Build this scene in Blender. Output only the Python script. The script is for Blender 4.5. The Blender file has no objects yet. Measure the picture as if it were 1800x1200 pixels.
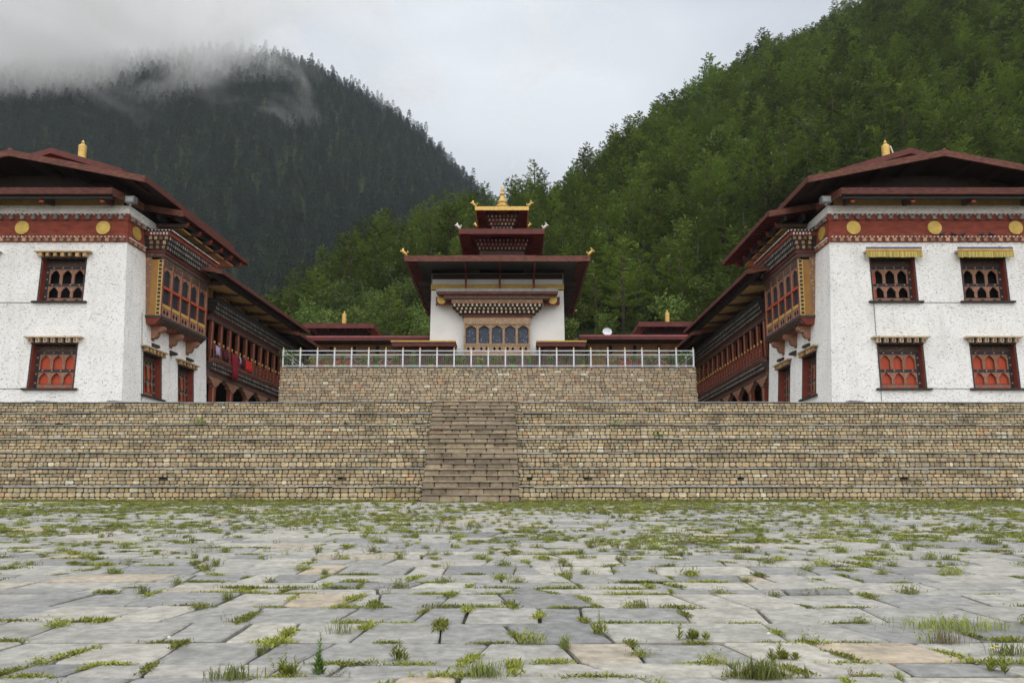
import bpy, bmesh, math, random
import numpy as np
from mathutils import Vector, noise

R = math.radians
sc = bpy.context.scene
col = sc.collection
random.seed(7)

# ------------------------------------------------------------------ camera, sky, sun, exposure
cam_d = bpy.data.cameras.new('camera')
cam_d.lens = 28.0
cam_d.sensor_width = 36.0
cam_d.shift_y = 113.0 / 1800.0
cam_d.clip_start = 0.1
cam_d.clip_end = 9000
cam = bpy.data.objects.new('camera', cam_d)
cam.rotation_euler = (R(98.0), 0, 0)
col.objects.link(cam)
sc.camera = cam

SUN_EL, SUN_AZ = R(46), R(178)          # azimuth measured clockwise from +Y
world = bpy.data.worlds.new("World")
sc.world = world
world.use_nodes = True
wt = world.node_tree
wt.nodes.clear()
wo = wt.nodes.new('ShaderNodeOutputWorld')
wb = wt.nodes.new('ShaderNodeBackground')
wb.inputs['Strength'].default_value = 0.1
sky = wt.nodes.new('ShaderNodeTexSky')
sky.sky_type = 'NISHITA'
sky.sun_disc = False
sky.sun_elevation = SUN_EL
sky.sun_rotation = SUN_AZ
sky.air_density = 1.5
sky.dust_density = 3.0
tc = wt.nodes.new('ShaderNodeTexCoord')
mp = wt.nodes.new('ShaderNodeMapping')
mp.inputs['Scale'].default_value = (1.0, 1.0, 2.2)
mp.inputs['Rotation'].default_value = (0.3, 0.2, 0.9)
nz = wt.nodes.new('ShaderNodeTexNoise')
nz.inputs['Scale'].default_value = 1.7
nz.inputs['Detail'].default_value = 5.0
nz.inputs['Roughness'].default_value = 0.45
cr = wt.nodes.new('ShaderNodeValToRGB')
cr.color_ramp.elements[0].position = 0.38
cr.color_ramp.elements[0].color = (1.75, 1.87, 2.05, 1)
cr.color_ramp.elements[1].position = 0.62
cr.color_ramp.elements[1].color = (2.75, 2.85, 3.0, 1)
mx = wt.nodes.new('ShaderNodeMixRGB')
mx.inputs['Fac'].default_value = 0.95
wt.links.new(tc.outputs['Generated'], mp.inputs['Vector'])
wt.links.new(mp.outputs['Vector'], nz.inputs['Vector'])
wt.links.new(nz.outputs['Fac'], cr.inputs['Fac'])
wt.links.new(sky.outputs['Color'], mx.inputs['Color1'])
wt.links.new(cr.outputs['Color'], mx.inputs['Color2'])
# an overcast dome brightens evenly towards the zenith: (1 + 2 sin h) / 3 of the zenith value
sz = wt.nodes.new('ShaderNodeSeparateXYZ')
sm = wt.nodes.new('ShaderNodeMath'); sm.operation = 'MAXIMUM'; sm.inputs[1].default_value = 0.0
sa = wt.nodes.new('ShaderNodeMath'); sa.operation = 'MULTIPLY_ADD'; sa.inputs[1].default_value = 1.8; sa.inputs[2].default_value = 0.55
mo = wt.nodes.new('ShaderNodeMixRGB'); mo.blend_type = 'MULTIPLY'; mo.inputs['Fac'].default_value = 1.0
wt.links.new(tc.outputs['Generated'], sz.inputs['Vector'])
wt.links.new(sz.outputs['Z'], sm.inputs[0]); wt.links.new(sm.outputs[0], sa.inputs[0])
wt.links.new(mx.outputs['Color'], mo.inputs['Color1']); wt.links.new(sa.outputs[0], mo.inputs['Color2'])
wt.links.new(mo.outputs['Color'], wb.inputs['Color'])
wt.links.new(wb.outputs['Background'], wo.inputs['Surface'])

sun_d = bpy.data.lights.new('sun', 'SUN')
sun_d.energy = 1.5
sun_d.angle = R(140)
sun_d.color = (1.0, 0.96, 0.9)
sun = bpy.data.objects.new('sun', sun_d)
sd = Vector((math.sin(SUN_AZ) * math.cos(SUN_EL), math.cos(SUN_AZ) * math.cos(SUN_EL), math.sin(SUN_EL)))
sun.rotation_euler = sd.to_track_quat('Z', 'Y').to_euler()
sun.location = sd * 100
col.objects.link(sun)

sc.view_settings.view_transform = 'Standard'
sc.view_settings.look = 'None'
sc.view_settings.exposure = 1.08
sc.view_settings.gamma = 1
sc.view_settings.use_curve_mapping = False
sc.cycles.use_denoising = True
sc.cycles.volume_bounces = 5
sc.cycles.max_bounces = 6
sc.cycles.diffuse_bounces = 4
sc.cycles.transparent_max_bounces = 8

# ------------------------------------------------------------------ object helpers
WLOC = {}

def tag(o, label=None, cat=None, group=None, kind=None):
    if label: o['label'] = label
    if cat: o['category'] = cat
    if group: o['group'] = group
    if kind: o['kind'] = kind
    return o

def empty(name, loc, label=None, cat=None, group=None, kind=None, parent=None):
    o = bpy.data.objects.new(name, None)
    o.empty_display_size = 0.5
    loc = Vector(loc)
    p = WLOC.get(parent.name, Vector()) if parent else Vector()
    o.location = loc - p
    o.parent = parent
    col.objects.link(o)
    WLOC[o.name] = loc
    return tag(o, label, cat, group, kind)

class MB:
    """collects solids and builds them as one mesh object"""
    def __init__(s):
        s.v = []; s.f = []; s.m = []; s.r = []; s.rnd = 0.5
    def add(s, vs, fs, mi=0):
        n = len(s.v)
        s.v += [tuple(p) for p in vs]
        s.r += [s.rnd] * len(vs)
        for f in fs:
            s.f.append(tuple(n + i for i in f)); s.m.append(mi)
    def box(s, F, u0, u1, w0, w1, z0, z1, mi=0):
        c = [F(u, w, z) for z in (z0, z1) for w in (w0, w1) for u in (u0, u1)]
        a = Vector(c[1]) - Vector(c[0]); b = Vector(c[2]) - Vector(c[0]); d = Vector(c[4]) - Vector(c[0])
        fs = [(0, 2, 3, 1), (4, 5, 7, 6), (0, 1, 5, 4), (2, 6, 7, 3), (0, 4, 6, 2), (1, 3, 7, 5)]
        if a.cross(b).dot(d) < 0: fs = [f[::-1] for f in fs]
        s.add(c, fs, mi)
    def prism(s, F, poly, w0, w1, mi=0):
        """poly of (u, z), extruded along w"""
        n = len(poly)
        c = [F(u, w0, z) for u, z in poly] + [F(u, w1, z) for u, z in poly]
        ar = sum(poly[i][0] * poly[(i + 1) % n][1] - poly[(i + 1) % n][0] * poly[i][1] for i in range(n))
        o = Vector(F(0, 0, 10)); a = Vector(F(1, 0, 10)) - o; b = Vector(F(0, 1, 10)) - o; d = Vector(F(0, 0, 11)) - o
        det = a.cross(b).dot(d) * ar * (w1 - w0)
        fs = [tuple(range(n)), tuple(range(2 * n - 1, n - 1, -1))] + [(i, n + i, n + (i + 1) % n, (i + 1) % n) for i in range(n)]
        if det < 0: fs = [f[::-1] for f in fs]
        s.add(c, fs, mi)
    def hexa(s, bot, top, mi=0):
        """loft of two rings of equal length (solid)"""
        n = len(bot)
        fs = [tuple(range(n))[::-1], tuple(range(n, 2 * n))] + [(i, (i + 1) % n, n + (i + 1) % n, n + i) for i in range(n)]
        e1 = Vector(bot[1]) - Vector(bot[0]); e2 = Vector(bot[-1]) - Vector(bot[0]); e3 = Vector(top[0]) - Vector(bot[0])
        if e1.cross(e2).dot(e3) < 0: fs = [f[::-1] for f in fs]
        s.add(list(bot) + list(top), fs, mi)
    def lathe(s, c, prof, n=16, mi=0):
        vs = []
        for r_, z in prof:
            for k in range(n):
                a = 2 * math.pi * k / n
                vs.append((c[0] + r_ * math.cos(a), c[1] + r_ * math.sin(a), c[2] + z))
        fs = []
        for i in range(len(prof) - 1):
            for k in range(n):
                fs.append((i * n + k, i * n + (k + 1) % n, (i + 1) * n + (k + 1) % n, (i + 1) * n + k))
        fs.append(tuple(range(n))[::-1]); fs.append(tuple(range((len(prof) - 1) * n, len(prof) * n)))
        s.add(vs, fs, mi)
    def tube(s, pts, rad, n=6, mi=0):
        pts = [Vector(p) for p in pts]
        if not hasattr(rad, '__len__'): rad = [rad] * len(pts)
        vs = []
        for i, p in enumerate(pts):
            t = (pts[min(i + 1, len(pts) - 1)] - pts[max(i - 1, 0)]).normalized()
            x = t.orthogonal().normalized() if abs(t.z) > .9 else t.cross(Vector((0, 0, 1))).normalized()
            y = t.cross(x)
            for k in range(n):
                a = 2 * math.pi * k / n
                vs.append(p + (x * math.cos(a) + y * math.sin(a)) * rad[i])
        fs = []
        for i in range(len(pts) - 1):
            for k in range(n):
                fs.append((i * n + k, i * n + (k + 1) % n, (i + 1) * n + (k + 1) % n, (i + 1) * n + k))
        fs.append(tuple(range(n))[::-1]); fs.append(tuple(range((len(pts) - 1) * n, len(pts) * n)))
        s.add(vs, fs, mi)
    def disc(s, F, u, z, rad, w0, w1, n=20, mi=0):
        s.prism(F, [(u + rad * math.cos(2 * math.pi * k / n), z + rad * math.sin(2 * math.pi * k / n)) for k in range(n)], w0, w1, mi)
    def mesh(s, name, mats, off):
        me = bpy.data.meshes.new(name)
        me.from_pydata([(x - off[0], y - off[1], z - off[2]) for x, y, z in s.v], [], s.f)
        for m in (mats if isinstance(mats, (list, tuple)) else [mats]): me.materials.append(m)
        me.polygons.foreach_set('material_index', s.m)
        at = me.attributes.new('rnd', 'FLOAT', 'POINT')
        at.data.foreach_set('value', s.r)
        me.update()
        return me
    def build(s, name, mats, parent=None, kind=None, label=None, cat=None, group=None, loc=None, smooth=False):
        a = np.array(s.v)
        if loc is None:
            lo, hi = a.min(0), a.max(0)
            loc = Vector(((lo[0] + hi[0]) / 2, (lo[1] + hi[1]) / 2, lo[2]))
        loc = Vector(loc)
        me = s.mesh(name, mats, loc)
        if smooth:
            me.polygons.foreach_set('use_smooth', [True] * len(me.polygons))
        o = bpy.data.objects.new(name, me)
        o.location = loc - (WLOC.get(parent.name, Vector()) if parent else Vector())
        o.parent = parent
        col.objects.link(o)
        WLOC[o.name] = loc
        return tag(o, label, cat, group, kind)

def W(x, y, z): return (x, y, z)          # plain world frame

# ------------------------------------------------------------------ materials
def nn(t, k, **kw):
    n = t.nodes.new(k)
    for a, b in kw.items():
        if a in n.inputs: n.inputs[a].default_value = b
        else: setattr(n, a, b)
    return n

def base_mat(name):
    m = bpy.data.materials.new(name); m.use_nodes = True
    t = m.node_tree; b = t.nodes['Principled BSDF']
    return m, t, b

def mk(name, c1, c2=None, ns=3.0, rough=0.75, bump=0.25, bs=25.0, rnd=0.25, metal=0.0, stretch=(1, 1, 1), spec=0.3, objr=0.0, bd=0.02):
    """two-colour noise, per-piece brightness from the rnd attribute, fine bump"""
    m, t, b = base_mat(name)
    L = t.links.new
    c2 = c2 or tuple(x * 0.7 for x in c1)
    tcn = nn(t, 'ShaderNodeTexCoord'); mpn = nn(t, 'ShaderNodeMapping'); mpn.inputs['Scale'].default_value = stretch
    g = nn(t, 'ShaderNodeNewGeometry')
    L(g.outputs['Position'], mpn.inputs['Vector'])
    n1 = nn(t, 'ShaderNodeTexNoise', Scale=ns, Detail=6.0, Roughness=0.6)
    L(mpn.outputs['Vector'], n1.inputs['Vector'])
    rp = nn(t, 'ShaderNodeMapRange'); rp.inputs['From Min'].default_value = .35; rp.inputs['From Max'].default_value = .65
    L(n1.outputs['Fac'], rp.inputs['Value'])
    mxn = nn(t, 'ShaderNodeMixRGB'); mxn.inputs['Color1'].default_value = (*c1, 1); mxn.inputs['Color2'].default_value = (*c2, 1)
    L(rp.outputs['Result'], mxn.inputs['Fac'])
    at = nn(t, 'ShaderNodeAttribute', attribute_name='rnd')
    mr = nn(t, 'ShaderNodeMapRange'); mr.inputs['To Min'].default_value = 1 - rnd; mr.inputs['To Max'].default_value = 1 + rnd
    L(at.outputs['Fac'], mr.inputs['Value'])
    mu = nn(t, 'ShaderNodeMixRGB', blend_type='MULTIPLY'); mu.inputs['Fac'].default_value = 1
    L(mxn.outputs['Color'], mu.inputs['Color1']); L(mr.outputs['Result'], mu.inputs['Color2'])
    last = mu.outputs['Color']
    if objr:
        oi = nn(t, 'ShaderNodeObjectInfo')
        m2 = nn(t, 'ShaderNodeMapRange'); m2.inputs['To Min'].default_value = 1 - objr; m2.inputs['To Max'].default_value = 1 + objr
        L(oi.outputs['Random'], m2.inputs['Value'])
        mu2 = nn(t, 'ShaderNodeMixRGB', blend_type='MULTIPLY'); mu2.inputs['Fac'].default_value = 1
        L(last, mu2.inputs['Color1']); L(m2.outputs['Result'], mu2.inputs['Color2']); last = mu2.outputs['Color']
    L(last, b.inputs['Base Color'])
    b.inputs['Roughness'].default_value = rough
    b.inputs['Metallic'].default_value = metal
    b.inputs['Specular IOR Level'].default_value = spec
    if bump:
        n2 = nn(t, 'ShaderNodeTexNoise', Scale=bs, Detail=5.0)
        L(mpn.outputs['Vector'], n2.inputs['Vector'])
        bp = nn(t, 'ShaderNodeBump', Strength=bump, Distance=bd)
        L(n2.outputs['Fac'], bp.inputs['Height']); L(bp.outputs['Normal'], b.inputs['Normal'])
    return m

M = {}
def mk_whitewash():
    m, t, b = base_mat('whitewash'); L = t.links.new
    g = nn(t, 'ShaderNodeNewGeometry')
    mpn = nn(t, 'ShaderNodeMapping'); mpn.inputs['Scale'].default_value = (1, 1, 3.0)
    # wobble
    wn = nn(t, 'ShaderNodeTexNoise', Scale=1.3, Detail=3.0)
    L(g.outputs['Position'], wn.inputs['Vector'])
    ad = nn(t, 'ShaderNodeMixRGB', blend_type='ADD'); ad.inputs['Fac'].default_value = .22
    L(g.outputs['Position'], ad.inputs['Color1']); L(wn.outputs['Color'], ad.inputs['Color2'])
    L(ad.outputs['Color'], mpn.inputs['Vector'])
    vo = nn(t, 'ShaderNodeTexVoronoi', feature='DISTANCE_TO_EDGE', Scale=3.3)
    L(mpn.outputs['Vector'], vo.inputs['Vector'])
    joint = nn(t, 'ShaderNodeMapRange'); joint.inputs['From Min'].default_value = 0.0; joint.inputs['From Max'].default_value = 0.07
    L(vo.outputs['Distance'], joint.inputs['Value'])
    # dark pits: where joint AND noise is high
    n1 = nn(t, 'ShaderNodeTexNoise', Scale=5.0, Detail=4.0, Roughness=.7)
    L(mpn.outputs['Vector'], n1.inputs['Vector'])
    p1 = nn(t, 'ShaderNodeMapRange'); p1.inputs['From Min'].default_value = .50; p1.inputs['From Max'].default_value = .60
    L(n1.outputs['Fac'], p1.inputs['Value'])
    inv = nn(t, 'ShaderNodeMath', operation='SUBTRACT'); inv.inputs[0].default_value = 1
    L(joint.outputs['Result'], inv.inputs[1])
    mulp = nn(t, 'ShaderNodeMath', operation='MULTIPLY'); L(inv.outputs[0], mulp.inputs[0]); L(p1.outputs['Result'], mulp.inputs[1])
    # sharp speckles
    n3 = nn(t, 'ShaderNodeTexNoise', Scale=11.0, Detail=2.0, Roughness=.5)
    mp3 = nn(t, 'ShaderNodeMapping'); mp3.inputs['Scale'].default_value = (1, 1, 1.5); L(g.outputs['Position'], mp3.inputs['Vector'])
    L(mp3.outputs['Vector'], n3.inputs['Vector'])
    p3 = nn(t, 'ShaderNodeMapRange'); p3.inputs['From Min'].default_value = .668; p3.inputs['From Max'].default_value = .68
    L(n3.outputs['Fac'], p3.inputs['Value'])
    mxx = nn(t, 'ShaderNodeMath', operation='MAXIMUM'); L(mulp.outputs[0], mxx.inputs[0]); L(p3.outputs['Result'], mxx.inputs[1])
    n2 = nn(t, 'ShaderNodeTexNoise', Scale=0.5, Detail=5.0, Roughness=.6)
    L(g.outputs['Position'], n2.inputs['Vector'])
    c0 = nn(t, 'ShaderNodeMixRGB'); c0.inputs['Color1'].default_value = (.88, .88, .87, 1); c0.inputs['Color2'].default_value = (.77, .76, .74, 1)
    r2 = nn(t, 'ShaderNodeMapRange'); r2.inputs['From Min'].default_value = .42; r2.inputs['From Max'].default_value = .75
    L(n2.outputs['Fac'], r2.inputs['Value']); L(r2.outputs['Result'], c0.inputs['Fac'])
    c1 = nn(t, 'ShaderNodeMixRGB'); c1.inputs['Color2'].default_value = (.16, .14, .12, 1)
    L(c0.outputs['Color'], c1.inputs['Color1'])
    fm = nn(t, 'ShaderNodeMath', operation='MULTIPLY'); fm.inputs[1].default_value = .85; L(mxx.outputs[0], fm.inputs[0])
    L(fm.outputs[0], c1.inputs['Fac'])
    # rain streaks and grime
    mps = nn(t, 'ShaderNodeMapping'); mps.inputs['Scale'].default_value = (2.2, 2.2, .22); L(g.outputs['Position'], mps.inputs['Vector'])
    ns_ = nn(t, 'ShaderNodeTexNoise', Scale=1.0, Detail=6.0, Roughness=.65); L(mps.outputs['Vector'], ns_.inputs['Vector'])
    rs_ = nn(t, 'ShaderNodeMapRange'); rs_.inputs['From Min'].default_value = .50; rs_.inputs['From Max'].default_value = .78; rs_.inputs['To Max'].default_value = .32
    L(ns_.outputs['Fac'], rs_.inputs['Value'])
    cs_ = nn(t, 'ShaderNodeMixRGB'); cs_.inputs['Color2'].default_value = (.50, .47, .42, 1)
    L(c1.outputs['Color'], cs_.inputs['Color1']); L(rs_.outputs['Result'], cs_.inputs['Fac'])
    L(cs_.outputs['Color'], b.inputs['Base Color'])
    b.inputs['Roughness'].default_value = .9; b.inputs['Specular IOR Level'].default_value = .15
    h = nn(t, 'ShaderNodeMath', operation='SUBTRACT'); L(joint.outputs['Result'], h.inputs[0]); L(mxx.outputs[0], h.inputs[1])
    bp = nn(t, 'ShaderNodeBump', Strength=.45, Distance=.04); L(h.outputs[0], bp.inputs['Height'])
    L(bp.outputs['Normal'], b.inputs['Normal'])
    return m

def mk_ramp(name, stops, ns=1.0, rough=.85, bump=.4, bs=20.0, stain=0.5, stretch=(1, 1, 1), amt=.5, ssc=(0.35, 0.35, 1.2), scol=(.035, .033, .022), sth=(.52, .68)):
    """colour per piece from the rnd attribute through a ramp, with dark growth stains"""
    m, t, b = base_mat(name); L = t.links.new
    at = nn(t, 'ShaderNodeAttribute', attribute_name='rnd')
    rp = nn(t, 'ShaderNodeValToRGB'); e = rp.color_ramp.elements
    while len(e) < len(stops): e.new(.5)
    for i, (p, c) in enumerate(stops): e[i].position = p; e[i].color = (*c, 1)
    L(at.outputs['Fac'], rp.inputs['Fac'])
    g = nn(t, 'ShaderNodeNewGeometry')
    n1 = nn(t, 'ShaderNodeTexNoise', Scale=ns * 6, Detail=6.0, Roughness=.65); L(g.outputs['Position'], n1.inputs['Vector'])
    v = nn(t, 'ShaderNodeMapRange'); v.inputs['From Min'].default_value = .3; v.inputs['From Max'].default_value = .7
    v.inputs['To Min'].default_value = 1 - amt * .6; v.inputs['To Max'].default_value = 1 + amt * .5; L(n1.outputs['Fac'], v.inputs['Value'])
    mu = nn(t, 'ShaderNodeMixRGB', blend_type='MULTIPLY'); mu.inputs['Fac'].default_value = 1
    L(rp.outputs['Color'], mu.inputs['Color1']); L(v.outputs['Result'], mu.inputs['Color2'])
    mp2 = nn(t, 'ShaderNodeMapping'); mp2.inputs['Scale'].default_value = ssc; L(g.outputs['Position'], mp2.inputs['Vector'])
    n2 = nn(t, 'ShaderNodeTexNoise', Scale=1.6, Detail=7.0, Roughness=.7); L(mp2.outputs['Vector'], n2.inputs['Vector'])
    s = nn(t, 'ShaderNodeMapRange'); s.inputs['From Min'].default_value = sth[0]; s.inputs['From Max'].default_value = sth[1]; s.inputs['To Max'].default_value = stain
    L(n2.outputs['Fac'], s.inputs['Value'])
    mx2 = nn(t, 'ShaderNodeMixRGB'); mx2.inputs['Color2'].default_value = (*scol, 1)
    L(mu.outputs['Color'], mx2.inputs['Color1']); L(s.outputs['Result'], mx2.inputs['Fac'])
    L(mx2.outputs['Color'], b.inputs['Base Color'])
    b.inputs['Roughness'].default_value = rough; b.inputs['Specular IOR Level'].default_value = .25
    n3 = nn(t, 'ShaderNodeTexNoise', Scale=bs, Detail=6.0, Roughness=.6); L(g.outputs['Position'], n3.inputs['Vector'])
    bp = nn(t, 'ShaderNodeBump', Strength=bump, Distance=.02); L(n3.outputs['Fac'], bp.inputs['Height']); L(bp.outputs['Normal'], b.inputs['Normal'])
    return m

def mk_ornament(name, cols, scale=9.0, rough=.7, base=(.2, .1, .06)):
    """painted floral ornament: small multi-coloured cells with outlines"""
    m, t, b = base_mat(name); L = t.links.new
    g = nn(t, 'ShaderNodeNewGeometry')
    vo = nn(t, 'ShaderNodeTexVoronoi', feature='F1', Scale=scale); vo.inputs['Randomness'].default_value = .6
    L(g.outputs['Position'], vo.inputs['Vector'])
    sp = nn(t, 'ShaderNodeSeparateColor'); L(vo.outputs['Color'], sp.inputs['Color'])
    rp = nn(t, 'ShaderNodeValToRGB'); rp.color_ramp.interpolation = 'CONSTANT'; e = rp.color_ramp.elements
    while len(e) < len(cols): e.new(.5)
    for i, c in enumerate(cols): e[i].position = i / len(cols); e[i].color = (*c, 1)
    L(sp.outputs[0], rp.inputs['Fac'])
    ed = nn(t, 'ShaderNodeMapRange'); ed.inputs['From Min'].default_value = .25; ed.inputs['From Max'].default_value = .42
    L(vo.outputs['Distance'], ed.inputs['Value'])
    mx1 = nn(t, 'ShaderNodeMixRGB'); mx1.inputs['Color2'].default_value = (*base, 1)
    L(ed.outputs['Result'], mx1.inputs['Fac']); L(rp.outputs['Color'], mx1.inputs['Color1'])
    L(mx1.outputs['Color'], b.inputs['Base Color']); b.inputs['Roughness'].default_value = rough
    return m

def mk_leaf(name, c1, c2, c3=None, objr=.5, trans=.25):
    m, t, b = base_mat(name); L = t.links.new
    at = nn(t, 'ShaderNodeAttribute', attribute_name='rnd')
    mxn = nn(t, 'ShaderNodeMixRGB'); mxn.inputs['Color1'].default_value = (*c1, 1); mxn.inputs['Color2'].default_value = (*c2, 1)
    L(at.outputs['Fac'], mxn.inputs['Fac'])
    oi = nn(t, 'ShaderNodeObjectInfo')
    last = mxn.outputs['Color']
    if c3:
        g = nn(t, 'ShaderNodeNewGeometry')
        n = nn(t, 'ShaderNodeTexNoise', Scale=.035, Detail=3.0); L(g.outputs['Position'], n.inputs['Vector'])
        r3 = nn(t, 'ShaderNodeMapRange'); r3.inputs['From Min'].default_value = .42; r3.inputs['From Max'].default_value = .62; r3.inputs['To Max'].default_value = .8
        L(n.outputs['Fac'], r3.inputs['Value'])
        m3 = nn(t, 'ShaderNodeMixRGB'); m3.inputs['Color2'].default_value = (*c3, 1)
        L(r3.outputs['Result'], m3.inputs['Fac']); L(last, m3.inputs['Color1']); last = m3.outputs['Color']
    m2 = nn(t, 'ShaderNodeMapRange'); m2.inputs['To Min'].default_value = 1 - objr; m2.inputs['To Max'].default_value = 1 + objr
    L(oi.outputs['Random'], m2.inputs['Value'])
    mu2 = nn(t, 'ShaderNodeMixRGB', blend_type='MULTIPLY'); mu2.inputs['Fac'].default_value = 1
    L(last, mu2.inputs['Color1']); L(m2.outputs['Result'], mu2.inputs['Color2'])
    L(mu2.outputs['Color'], b.inputs['Base Color'])
    b.inputs['Roughness'].default_value = .7; b.inputs['Specular IOR Level'].default_value = .2
    tr = nn(t, 'ShaderNodeBsdfTranslucent'); L(mu2.outputs['Color'], tr.inputs['Color'])
    ms = nn(t, 'ShaderNodeMixShader'); ms.inputs['Fac'].default_value = .28
    out = t.nodes['Material Output']
    L(b.outputs[0], ms.inputs[1]); L(tr.outputs[0], ms.inputs[2]); L(ms.outputs[0], out.inputs['Surface'])
    return m

M['white'] = mk_whitewash()
M['plaster'] = mk('smooth_plaster', (.78, .78, .79), (.70, .71, .72), ns=.8, rough=.85, bump=.1, bs=12)
M['band'] = mk('red_ochre_band', (.27, .06, .035), (.17, .035, .022), ns=1.6, bump=.7, bs=7, bd=.03, stretch=(1, 1, 2.5))
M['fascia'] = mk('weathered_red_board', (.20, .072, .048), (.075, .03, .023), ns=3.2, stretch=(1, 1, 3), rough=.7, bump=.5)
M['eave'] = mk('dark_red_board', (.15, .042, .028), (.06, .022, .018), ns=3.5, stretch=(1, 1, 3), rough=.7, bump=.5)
M['maroon'] = mk('maroon_paint', (.135, .032, .026), (.08, .022, .018), ns=2.0, rough=.55)
M['redwood'] = mk('red_painted_wood', (.24, .05, .03), (.15, .035, .022), ns=3.0, rough=.6)
M['shutter'] = mk('vermilion_boards', (.52, .085, .035), (.38, .06, .028), ns=2.0, stretch=(6, 6, .7), rough=.6, bump=.2)
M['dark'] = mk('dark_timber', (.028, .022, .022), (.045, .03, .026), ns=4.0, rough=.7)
M['bluedark'] = mk('dark_blue_paint', (.025, .032, .045), (.02, .022, .028), ns=4.0, rough=.6)
M['greydark'] = mk('grey_black_paint', (.05, .055, .055), (.035, .038, .04), ns=4.0, rough=.6)
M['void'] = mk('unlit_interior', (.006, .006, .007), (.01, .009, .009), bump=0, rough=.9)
M['tan'] = mk_ornament('tan_ornament', [(.42, .25, .15), (.36, .17, .10), (.30, .13, .08), (.48, .31, .17), (.33, .11, .07)], 14, base=(.25, .12, .075))
M['orn'] = mk_ornament('gold_ornament', [(.50, .33, .08), (.36, .10, .05), (.40, .30, .20), (.12, .16, .22), (.45, .28, .14), (.30, .08, .06)], 7, base=(.22, .12, .07))
M['pale'] = mk_ornament('pale_gold_ornament', [(.58, .45, .22), (.46, .32, .20), (.55, .44, .30), (.30, .28, .32), (.50, .36, .22), (.38, .18, .14)], 9, base=(.34, .22, .13))
M['ornd'] = mk_ornament('dim_ornament', [(.20, .10, .06), (.14, .05, .04), (.10, .10, .09), (.22, .13, .08)], 8, base=(.07, .04, .03))
M['ochre'] = mk('ochre_panel', (.35, .18, .05), (.26, .13, .04), ns=1.4, rough=.65)
M['ochrelit'] = mk('ochre_board_lit_copy', (.52, .34, .14), (.42, .26, .10), ns=2.0, rough=.8)  # ochre with light put into its colour, offsetting deep shade under the eaves
M['tanboard'] = mk('tan_board', (.40, .25, .12), (.30, .18, .085), ns=2.0, stretch=(1, 1, .3), rough=.8)
M['cream'] = mk('cream_paint', (.55, .46, .33), (.38, .29, .18), ns=5.0, rough=.7)
M['tanblock'] = mk('tan_block', (.40, .26, .15), (.28, .16, .09), ns=5.0, rough=.7, rnd=.5)
M['greyblock'] = mk('grey_block', (.27, .26, .235), (.17, .155, .14), ns=5.0, rough=.7, rnd=.4)
M['bead'] = mk('white_bead', (.72, .70, .66), (.55, .52, .48), rough=.7)
M['gold'] = mk('gilded_metal', (.62, .44, .14), (.46, .30, .09), ns=6.0, rough=.45, metal=.6, bump=.15)
M['disc'] = mk('gilded_disc', (.60, .43, .11), (.42, .28, .07), ns=2.5, rough=.5, metal=.35, bump=.3, bs=9)
M['goldp'] = mk('yellow_gold_paint', (.60, .40, .10), (.45, .28, .07), ns=4.0, rough=.5)
M['roofm'] = mk('red_roof_sheet', (.32, .07, .078), (.23, .05, .055), ns=1.2, rough=.45, bump=.15, spec=.5)
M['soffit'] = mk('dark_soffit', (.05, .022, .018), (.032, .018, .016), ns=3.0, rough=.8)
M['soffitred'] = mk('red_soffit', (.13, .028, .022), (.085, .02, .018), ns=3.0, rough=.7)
M['slate'] = mk('slate_coping', (.33, .34, .33), (.19, .195, .19), ns=2.5, rough=.7, rnd=.35, bump=.5, bs=16)
M['cement'] = mk('cement_ledge', (.25, .235, .2), (.14, .13, .105), ns=1.8, rough=.85, bump=.5, bs=12)
M['mortar'] = mk('mud_mortar', (.10, .084, .058), (.05, .045, .03), ns=3.0, rough=1.0, bump=.5)
M['soil'] = mk('joint_soil', (.06, .052, .034), (.04, .05, .018), ns=2.5, rough=1.0, bump=.8, bs=30)
M['stone'] = mk_ramp('dressed_stone', [(0.0, (0.384, 0.309, 0.202)), (.2, (0.463, 0.372, 0.238)), (.4, (0.533, 0.425, 0.264)), (.55, (0.583, 0.470, 0.290)), (.68, (0.514, 0.435, 0.299)), (.8, (0.632, 0.507, 0.305)), (.87, (0.514, 0.474, 0.372)), (.93, (0.632, 0.454, 0.255)), (.955, (0.533, 0.328, 0.193)), (.97, (0.722, 0.618, 0.425)), (1.0, (0.746, 0.713, 0.559))], stain=.75, sth=(.5, .7))
M['stonew'] = mk_ramp('warm_dressed_stone', [(0.0, (0.281, 0.226, 0.164)), (.2, (0.349, 0.278, 0.195)), (.4, (0.415, 0.328, 0.223)), (.55, (0.457, 0.359, 0.244)), (.68, (0.384, 0.324, 0.238)), (.8, (0.499, 0.392, 0.255)), (.87, (0.407, 0.375, 0.306)), (.92, (0.511, 0.352, 0.211)), (.955, (0.407, 0.240, 0.157)), (.97, (0.555, 0.476, 0.340)), (1.0, (0.610, 0.592, 0.463))], stain=.55, sth=(.56, .74))
M['stair'] = mk_ramp('stair_stone', [(0.0, (.20, .165, .125)), (.4, (.28, .23, .17)), (.7, (.33, .27, .195)), (.96, (.40, .33, .23)), (1.0, (.34, .20, .15))], stain=.6, sth=(.5, .7))
M['paving'] = mk_ramp('paving_stone', [(0.0, (.20, .203, .20)), (.12, (.255, .256, .248)), (.4, (.32, .313, .287)), (.7, (.365, .352, .315)), (.95, (.405, .385, .335)), (.97, (.37, .33, .27)), (1.0, (.42, .35, .26))], ns=1.3, rough=.85, bump=.7, bs=26, stain=.55, amt=.55, ssc=(1.0, 1.6, 1), scol=(.15, .15, .13), sth=(.47, .70))
M['whitepaint'] = mk('white_rail_paint', (.70, .72, .76), (.55, .57, .62), ns=4.0, rough=.45)
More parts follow.
